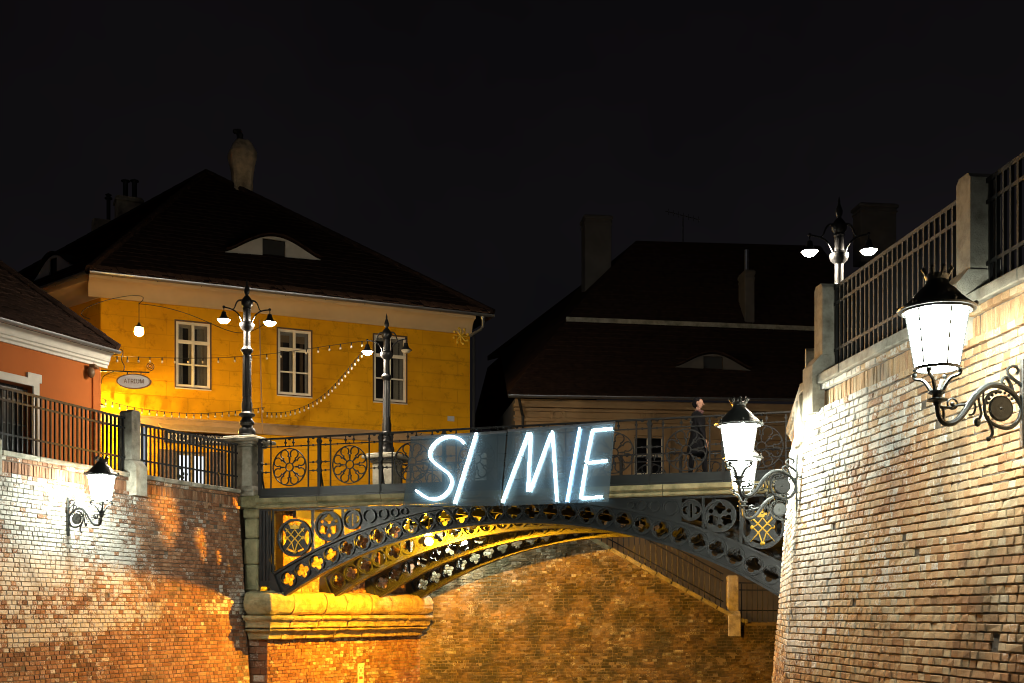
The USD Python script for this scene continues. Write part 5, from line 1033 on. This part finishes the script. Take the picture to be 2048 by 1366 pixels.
# ------------------------------------------------------------------ dark house beyond the bridge
DA, DB = np.array([0.1, 40.0]), np.array([14.0, 41.6]); DD = unit(DB - DA); DN = nrm_right(DA, DB); DM = frame(v3(DA, EYE), v3(DD), UP); DLn = float(np.linalg.norm(DB - DA))
dh = thing('house', 'dark house with a huge tiled mansard roof behind the bridge', 'house', (7, 40.8, EYE + 2.7))
def ds(px, py=900): q = on_plane(px, py, v3(DA), v3(DN)); return float(np.dot(q[:2] - DA, DD)), q[2] - EYE
DE = ds(1030, 797)[1]
w0, w1 = ds(1267)[0], ds(1328)[0]; wt, wb = ds(1297, 872)[1], ds(1297, 950)[1]
l0, l1 = ds(1440)[0], ds(1470)[0]
fc = sbox(0, -EYE, DLn, DE).difference(sbox(w0, wb, w1, wt))
part(dh, 'front_wall', ext(fc, 0.4, DM, -0.4), 'brown_plaster')
part(dh, 'side_wall', wallq(DA + np.array([-1.2, 9.0]), DA, -EYE, DE), 'plain_wall')
fr = sbox(w0, wb, w1, wt); mid = (w0 + w1) / 2
for a, b_ in ((w0 + 0.07, mid - 0.05), (mid + 0.05, w1 - 0.07)):
    for c, d in ((wb + 0.07, (wb + wt) / 2 - 0.04), ((wb + wt) / 2 + 0.04, wt - 0.07)): fr = fr.difference(sbox(a, c, b_, d))
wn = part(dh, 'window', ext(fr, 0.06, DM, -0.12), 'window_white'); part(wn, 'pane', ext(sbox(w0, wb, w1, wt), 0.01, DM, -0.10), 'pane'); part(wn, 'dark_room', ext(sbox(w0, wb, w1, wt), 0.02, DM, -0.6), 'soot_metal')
part(wn, 'surround', ext(sbox(w0 - 0.22, wb - 0.1, w1 + 0.22, wt + 0.28).difference(sbox(w0, wb, w1, wt)), 0.06, DM, 0.002), 'brown_plaster')
for k, (h, o, t) in enumerate(((DE - 0.30, 0.22, 0.10), (DE - 0.42, 0.12, 0.08), (DE - 0.62, 0.06, 0.06), (wt + 0.42, 0.10, 0.08), (DE - 1.25, 0.07, 0.05))): part(dh, 'cornice_band', ext(sbox(-0.05, h, DLn, h + t), o, DM, 0.003 + 0.001 * k), 'brown_plaster')
for x in (1115, 1295, 1470):
    s, h = ds(x, 832); part(dh, 'medallion', ext(Point(s, h).buffer(0.26, 14).difference(Point(s, h).buffer(0.18, 14)).union(Point(s, h).buffer(0.09, 10)), 0.06, DM, 0.012), 'brown_plaster')
e0 = v3(DA + DN * 0.6 - DD * 0.3, EYE + DE + 0.05); e1 = v3(DB + DN * 0.6, EYE + DE + 0.15); b0, b1 = at(1132, 640, 43.0), at(1760, 664, 44.4); t0, t1 = at(1272, 482, 46.5), at(1640, 492, 47.8)
k0 = at(985, 690, 49); 
drf = part(dh, 'roof', roof([(e0, e1, b1, b0), (b0 + UP * 0.05, b1 + UP * 0.05, t1, t0), (e0, b0, k0 + np.array([0.3, 0, -0.2])), (b0 + UP * 0.05, t0, k0 + np.array([0.4, 2, 0.2]))]), 'roof_tile')
tile_courses(drf, e0, e1, b0, b1, seed=4); tile_courses(drf, b0 + UP * 0.05, b1 + UP * 0.05, t0, t1, seed=5)
part(drf, 'roof_break', bar(b0 + np.array([0, -0.1, 0]), b1 + np.array([0, -0.1, 0]), 0.10, 0.16), 'coping_stone')
gutter(dh, e0 + v3(DN) * 0.06 - UP * 0.06, e1 + v3(DN) * 0.06 - UP * 0.06); part(dh, 'downpipe', tube([e0 + v3(DD) * 0.35 - UP * 0.1, v3(DA + DD * 0.25 + DN * 0.1, EYE + DE - 0.6), v3(DA + DD * 0.25 + DN * 0.1, EYE - 1)], 0.05, 8), 'soot_metal')
# wing with its own roof to the left, seen as an outline
gp = [at(940, 735, 52), at(1165, 568, 50), at(1232, 515, 49.5), at(1240, 640, 50)]
part(dh, 'rear_roof', roof([(at(945, 850, 53), at(975, 735, 52), at(1165, 568, 50), at(1200, 850, 50)), (at(975, 712, 52.0), at(1165, 568, 50), at(1236, 514, 50), at(1260, 640, 49))], 0.2), 'roof_tile')
part(dh, 'rear_wall', ext(sbox(0, 0, 5.0, EYE + 6), 0.3, frame(at(935, 1300, 54) * np.array([1, 1, 0]), v3(DD), UP)), 'plain_wall')
nD = unit(np.cross(e1 - e0, b0 - e0)); dormer(on_plane(1350, 735, e0, nD) + v3(DN) * 0.05, on_plane(1500, 742, e0, nD) + v3(DN) * 0.05, 0.50, 0, 0.26, 1.6, dh, 'plain_wall')
def stack(x0, x1, yt, yb, Y, pots, parent, matn='brown_plaster'):
    a, b_ = at(x0, yb, Y), at(x1, yt, Y); w, h = b_[0] - a[0], b_[2] - a[2]; M = frame(np.array([(a[0] + b_[0]) / 2, Y, a[2]]), v3(DD), v3(-DN))
    return part(parent, 'chimney', MB().add(bx((0, 0, h / 2), (w * 0.9, 0.8, h), M, 0.02)).add(bx((0, 0, h - 0.12), (w, 0.92, 0.14), M, 0.02)).add(bx((0, 0, h - 0.32), (w * 0.96, 0.86, 0.10), M, 0.02)), matn)
stack(1163, 1222, 436, 600, 46.0, 0, dh, 'plain_wall'); c = stack(1482, 1504, 545, 655, 44.3, 0, dh, 'plain_wall'); part(c, 'flue_pipe', tube([at(1493, 545, 44.3), at(1493, 500, 44.3)], 0.09, 10), 'zinc')
stack(1708, 1790, 412, 530, 49.0, 0, dh, 'plain_wall')
m0 = at(1366, 482, 46.8); m1 = at(1366, 432, 46.8)
an = thing('antenna', 'thin television aerial on the ridge of the dark house', 'antenna', tuple(m0)); b = MB().add(tube([m0 - UP * 0.3, m1], 0.022, 6)); part(an, 'mast', b, 'soot_metal')
q0, q1 = at(1330, 422, 46.8), at(1400, 440, 46.8); b = MB().add(tube([q0, q1], 0.016, 5))
for t in np.linspace(0.1, 0.95, 7): p = q0 + (q1 - q0) * t; b.add(tube([p - np.array([0.05, 0.35, 0]), p + np.array([0.05, 0.35, 0])], 0.008, 4))
part(an, 'boom', b, 'soot_metal')

# ------------------------------------------------------------------ small things
c = A0 + BD * 2.55 + AM * 0.03
sp_ = thing('notice_plate', 'narrow white notice with a red symbol on the brick under the bridge', 'sign', tuple(ap(3.15, 0.03, -1.5)))
F = frame(ap(3.15, 0.012, 0), v3(BD), UP); F = F if np.dot(F[:3, 2], v3(AM)) > 0 else frame(ap(3.15, 0.012, 0), v3(-BD), UP)
part(sp_, 'plate', ext(sbox(-0.11, -1.85, 0.11, -1.24), 0.015, F), 'paper_white'); part(sp_, 'symbol', ext(unary_union([sbox(-0.025, -1.45, 0.025, -1.38), sbox(-0.07, -1.63, 0.07, -1.56)] + [sbox(x - 0.02, y - 0.012, x + 0.02, y + 0.012) for x in (-0.055, 0.055) for y in (-1.335, -1.50)]), 0.004, F, 0.0155), 'print_red')
# passer-by on the bridge, behind the railing
def person(base, face, label):
    r = thing('person', label, 'person', tuple(base)); J = {}
    f = unit(v3(face)); s = np.cross(UP, f)
    def p(a, b, z): return base + s * a + f * b + UP * z
    def hull(*jr):
        pts = []
        for c, rad in jr: m = trimesh.creation.icosphere(1, rad); pts.append(np.array(m.vertices) + c)
        return m3.Manifold.hull_points(np.vstack(pts))
    body = []
    for sx in (-1, 1):
        st = 0.16 * sx
        body += [hull((p(0.09 * sx, 0, 0.92), 0.095), (p(0.10 * sx, st * 0.7, 0.50), 0.062)), hull((p(0.10 * sx, st * 0.7, 0.50), 0.062), (p(0.10 * sx, st, 0.09), 0.042)), hull((p(0.10 * sx, st, 0.05), 0.045), (p(0.11 * sx, st + 0.17, 0.03), 0.032)),
                 hull((p(0.19 * sx, 0, 1.42), 0.065), (p(0.24 * sx, -st * 0.5, 1.14), 0.048)), hull((p(0.24 * sx, -st * 0.5, 1.14), 0.048), (p(0.23 * sx, -st * 0.5 + 0.10, 0.90), 0.036))]
    body += [hull((p(0.11, 0, 0.95), 0.11), (p(-0.11, 0, 0.95), 0.11), (p(0.15, 0, 1.36), 0.11), (p(-0.15, 0, 1.36), 0.11)), hull((p(0.15, 0, 1.38), 0.08), (p(-0.15, 0, 1.38), 0.08), (p(0, 0, 1.48), 0.07))]
    M_ = body[0]
    for x in body[1:]: M_ = M_ + x
    M_ = M_.refine_to_length(0.05).to_mesh(); t = trimesh.Trimesh(M_.vert_properties[:, :3], M_.tri_verts); trimesh.smoothing.filter_taubin(t, iterations=8); part(r, 'body', (np.array(t.vertices), np.array(t.faces)), 'dark_cloth', smooth=True)
    ct = hull((p(0.15, 0, 1.36), 0.13), (p(-0.15, 0, 1.36), 0.13), (p(0.13, 0, 1.05), 0.135), (p(-0.13, 0, 1.05), 0.135)) + hull((p(0.13, 0, 1.05), 0.135), (p(-0.13, 0, 1.05), 0.135), (p(0.15, 0.10, 0.66), 0.09), (p(-0.15, 0.10, 0.66), 0.09), (p(0.15, -0.12, 0.66), 0.09), (p(-0.15, -0.12, 0.66), 0.09)); ct = ct.refine_to_length(0.05).to_mesh(); part(r, 'coat', rough((np.array(ct.vert_properties[:, :3]), np.array(ct.tri_verts)), 0.02, 0.08, 7.0), 'dark_cloth', smooth=40)
    part(r, 'scarf', rough(ball(p(0, 0.01, 1.49), 0.105, 3, (1, 1, 0.55)), 0.02, 0.05, 12.0), 'scarf_cloth', smooth=40)
    H = hull((p(0, 0, 1.50), 0.05), (p(0, 0.005, 1.58), 0.052)) + hull((p(0, 0.0, 1.69), 0.092), (p(0, 0.03, 1.62), 0.06), (p(0, 0.035, 1.70), 0.075)) + hull((p(0, 0.10, 1.675), 0.012), (p(0, 0.125, 1.645), 0.015)) + hull((p(0.085, 0, 1.66), 0.022), (p(0.09, 0, 1.69), 0.02)) + hull((p(-0.085, 0, 1.66), 0.022), (p(-0.09, 0, 1.69), 0.02))
    m = H.refine_to_length(0.02).to_mesh(); part(r, 'head', (np.array(m.vert_properties[:, :3]), np.array(m.tri_verts)), 'skin', smooth=50)
    m = hull((p(0, -0.02, 1.72), 0.096), (p(0, -0.045, 1.66), 0.08)).to_mesh(); part(r, 'hair', (np.array(m.vert_properties[:, :3]), np.array(m.tri_verts)), 'dark_cloth', smooth=50)
    for sx in (-1, 1):
        hb = MB().add(ball(p(0.23 * sx, -0.08 * sx + 0.12, 0.83), 0.042, 1, (0.6, 0.9, 1.2)))
        for k in range(4): hb.add(tube([p(0.23 * sx, -0.08 * sx + 0.10 + 0.017 * k, 0.80), p(0.225 * sx, -0.08 * sx + 0.105 + 0.017 * k, 0.74 + 0.006 * abs(k - 1.5)), p(0.215 * sx, -0.08 * sx + 0.11 + 0.017 * k, 0.715)], 0.0085, 5))
        hb.add(tube([p(0.22 * sx, -0.08 * sx + 0.16, 0.83), p(0.21 * sx, -0.08 * sx + 0.18, 0.79)], 0.010, 5)); part(r, 'hand', hb, 'skin', smooth=50)
bpos = bp(9.35, 2.73, 0, 0.9); person(bpos, BE, 'person in dark clothes walking across the bridge behind the railing')

c = bp(4.72, 0, 0, 0.55); ub = thing('utility_box', 'small white box standing on the bridge, seen through the left neon panel', 'box', (c[0], c[1], EYE + 2.72))
part(ub, 'cabinet', bx((0, 0, 0.47), (0.21, 0.16, 0.66), frame(bp(4.72, 2.72, 0, 0.55), v3(BE), v3(-BN)), 0.015), 'paper_white'); part(ub, 'foot', bx((0, 0, 0.07), (0.18, 0.13, 0.14), frame(bp(4.72, 2.72, 0, 0.55), v3(BE), v3(-BN))), 'soot_metal')
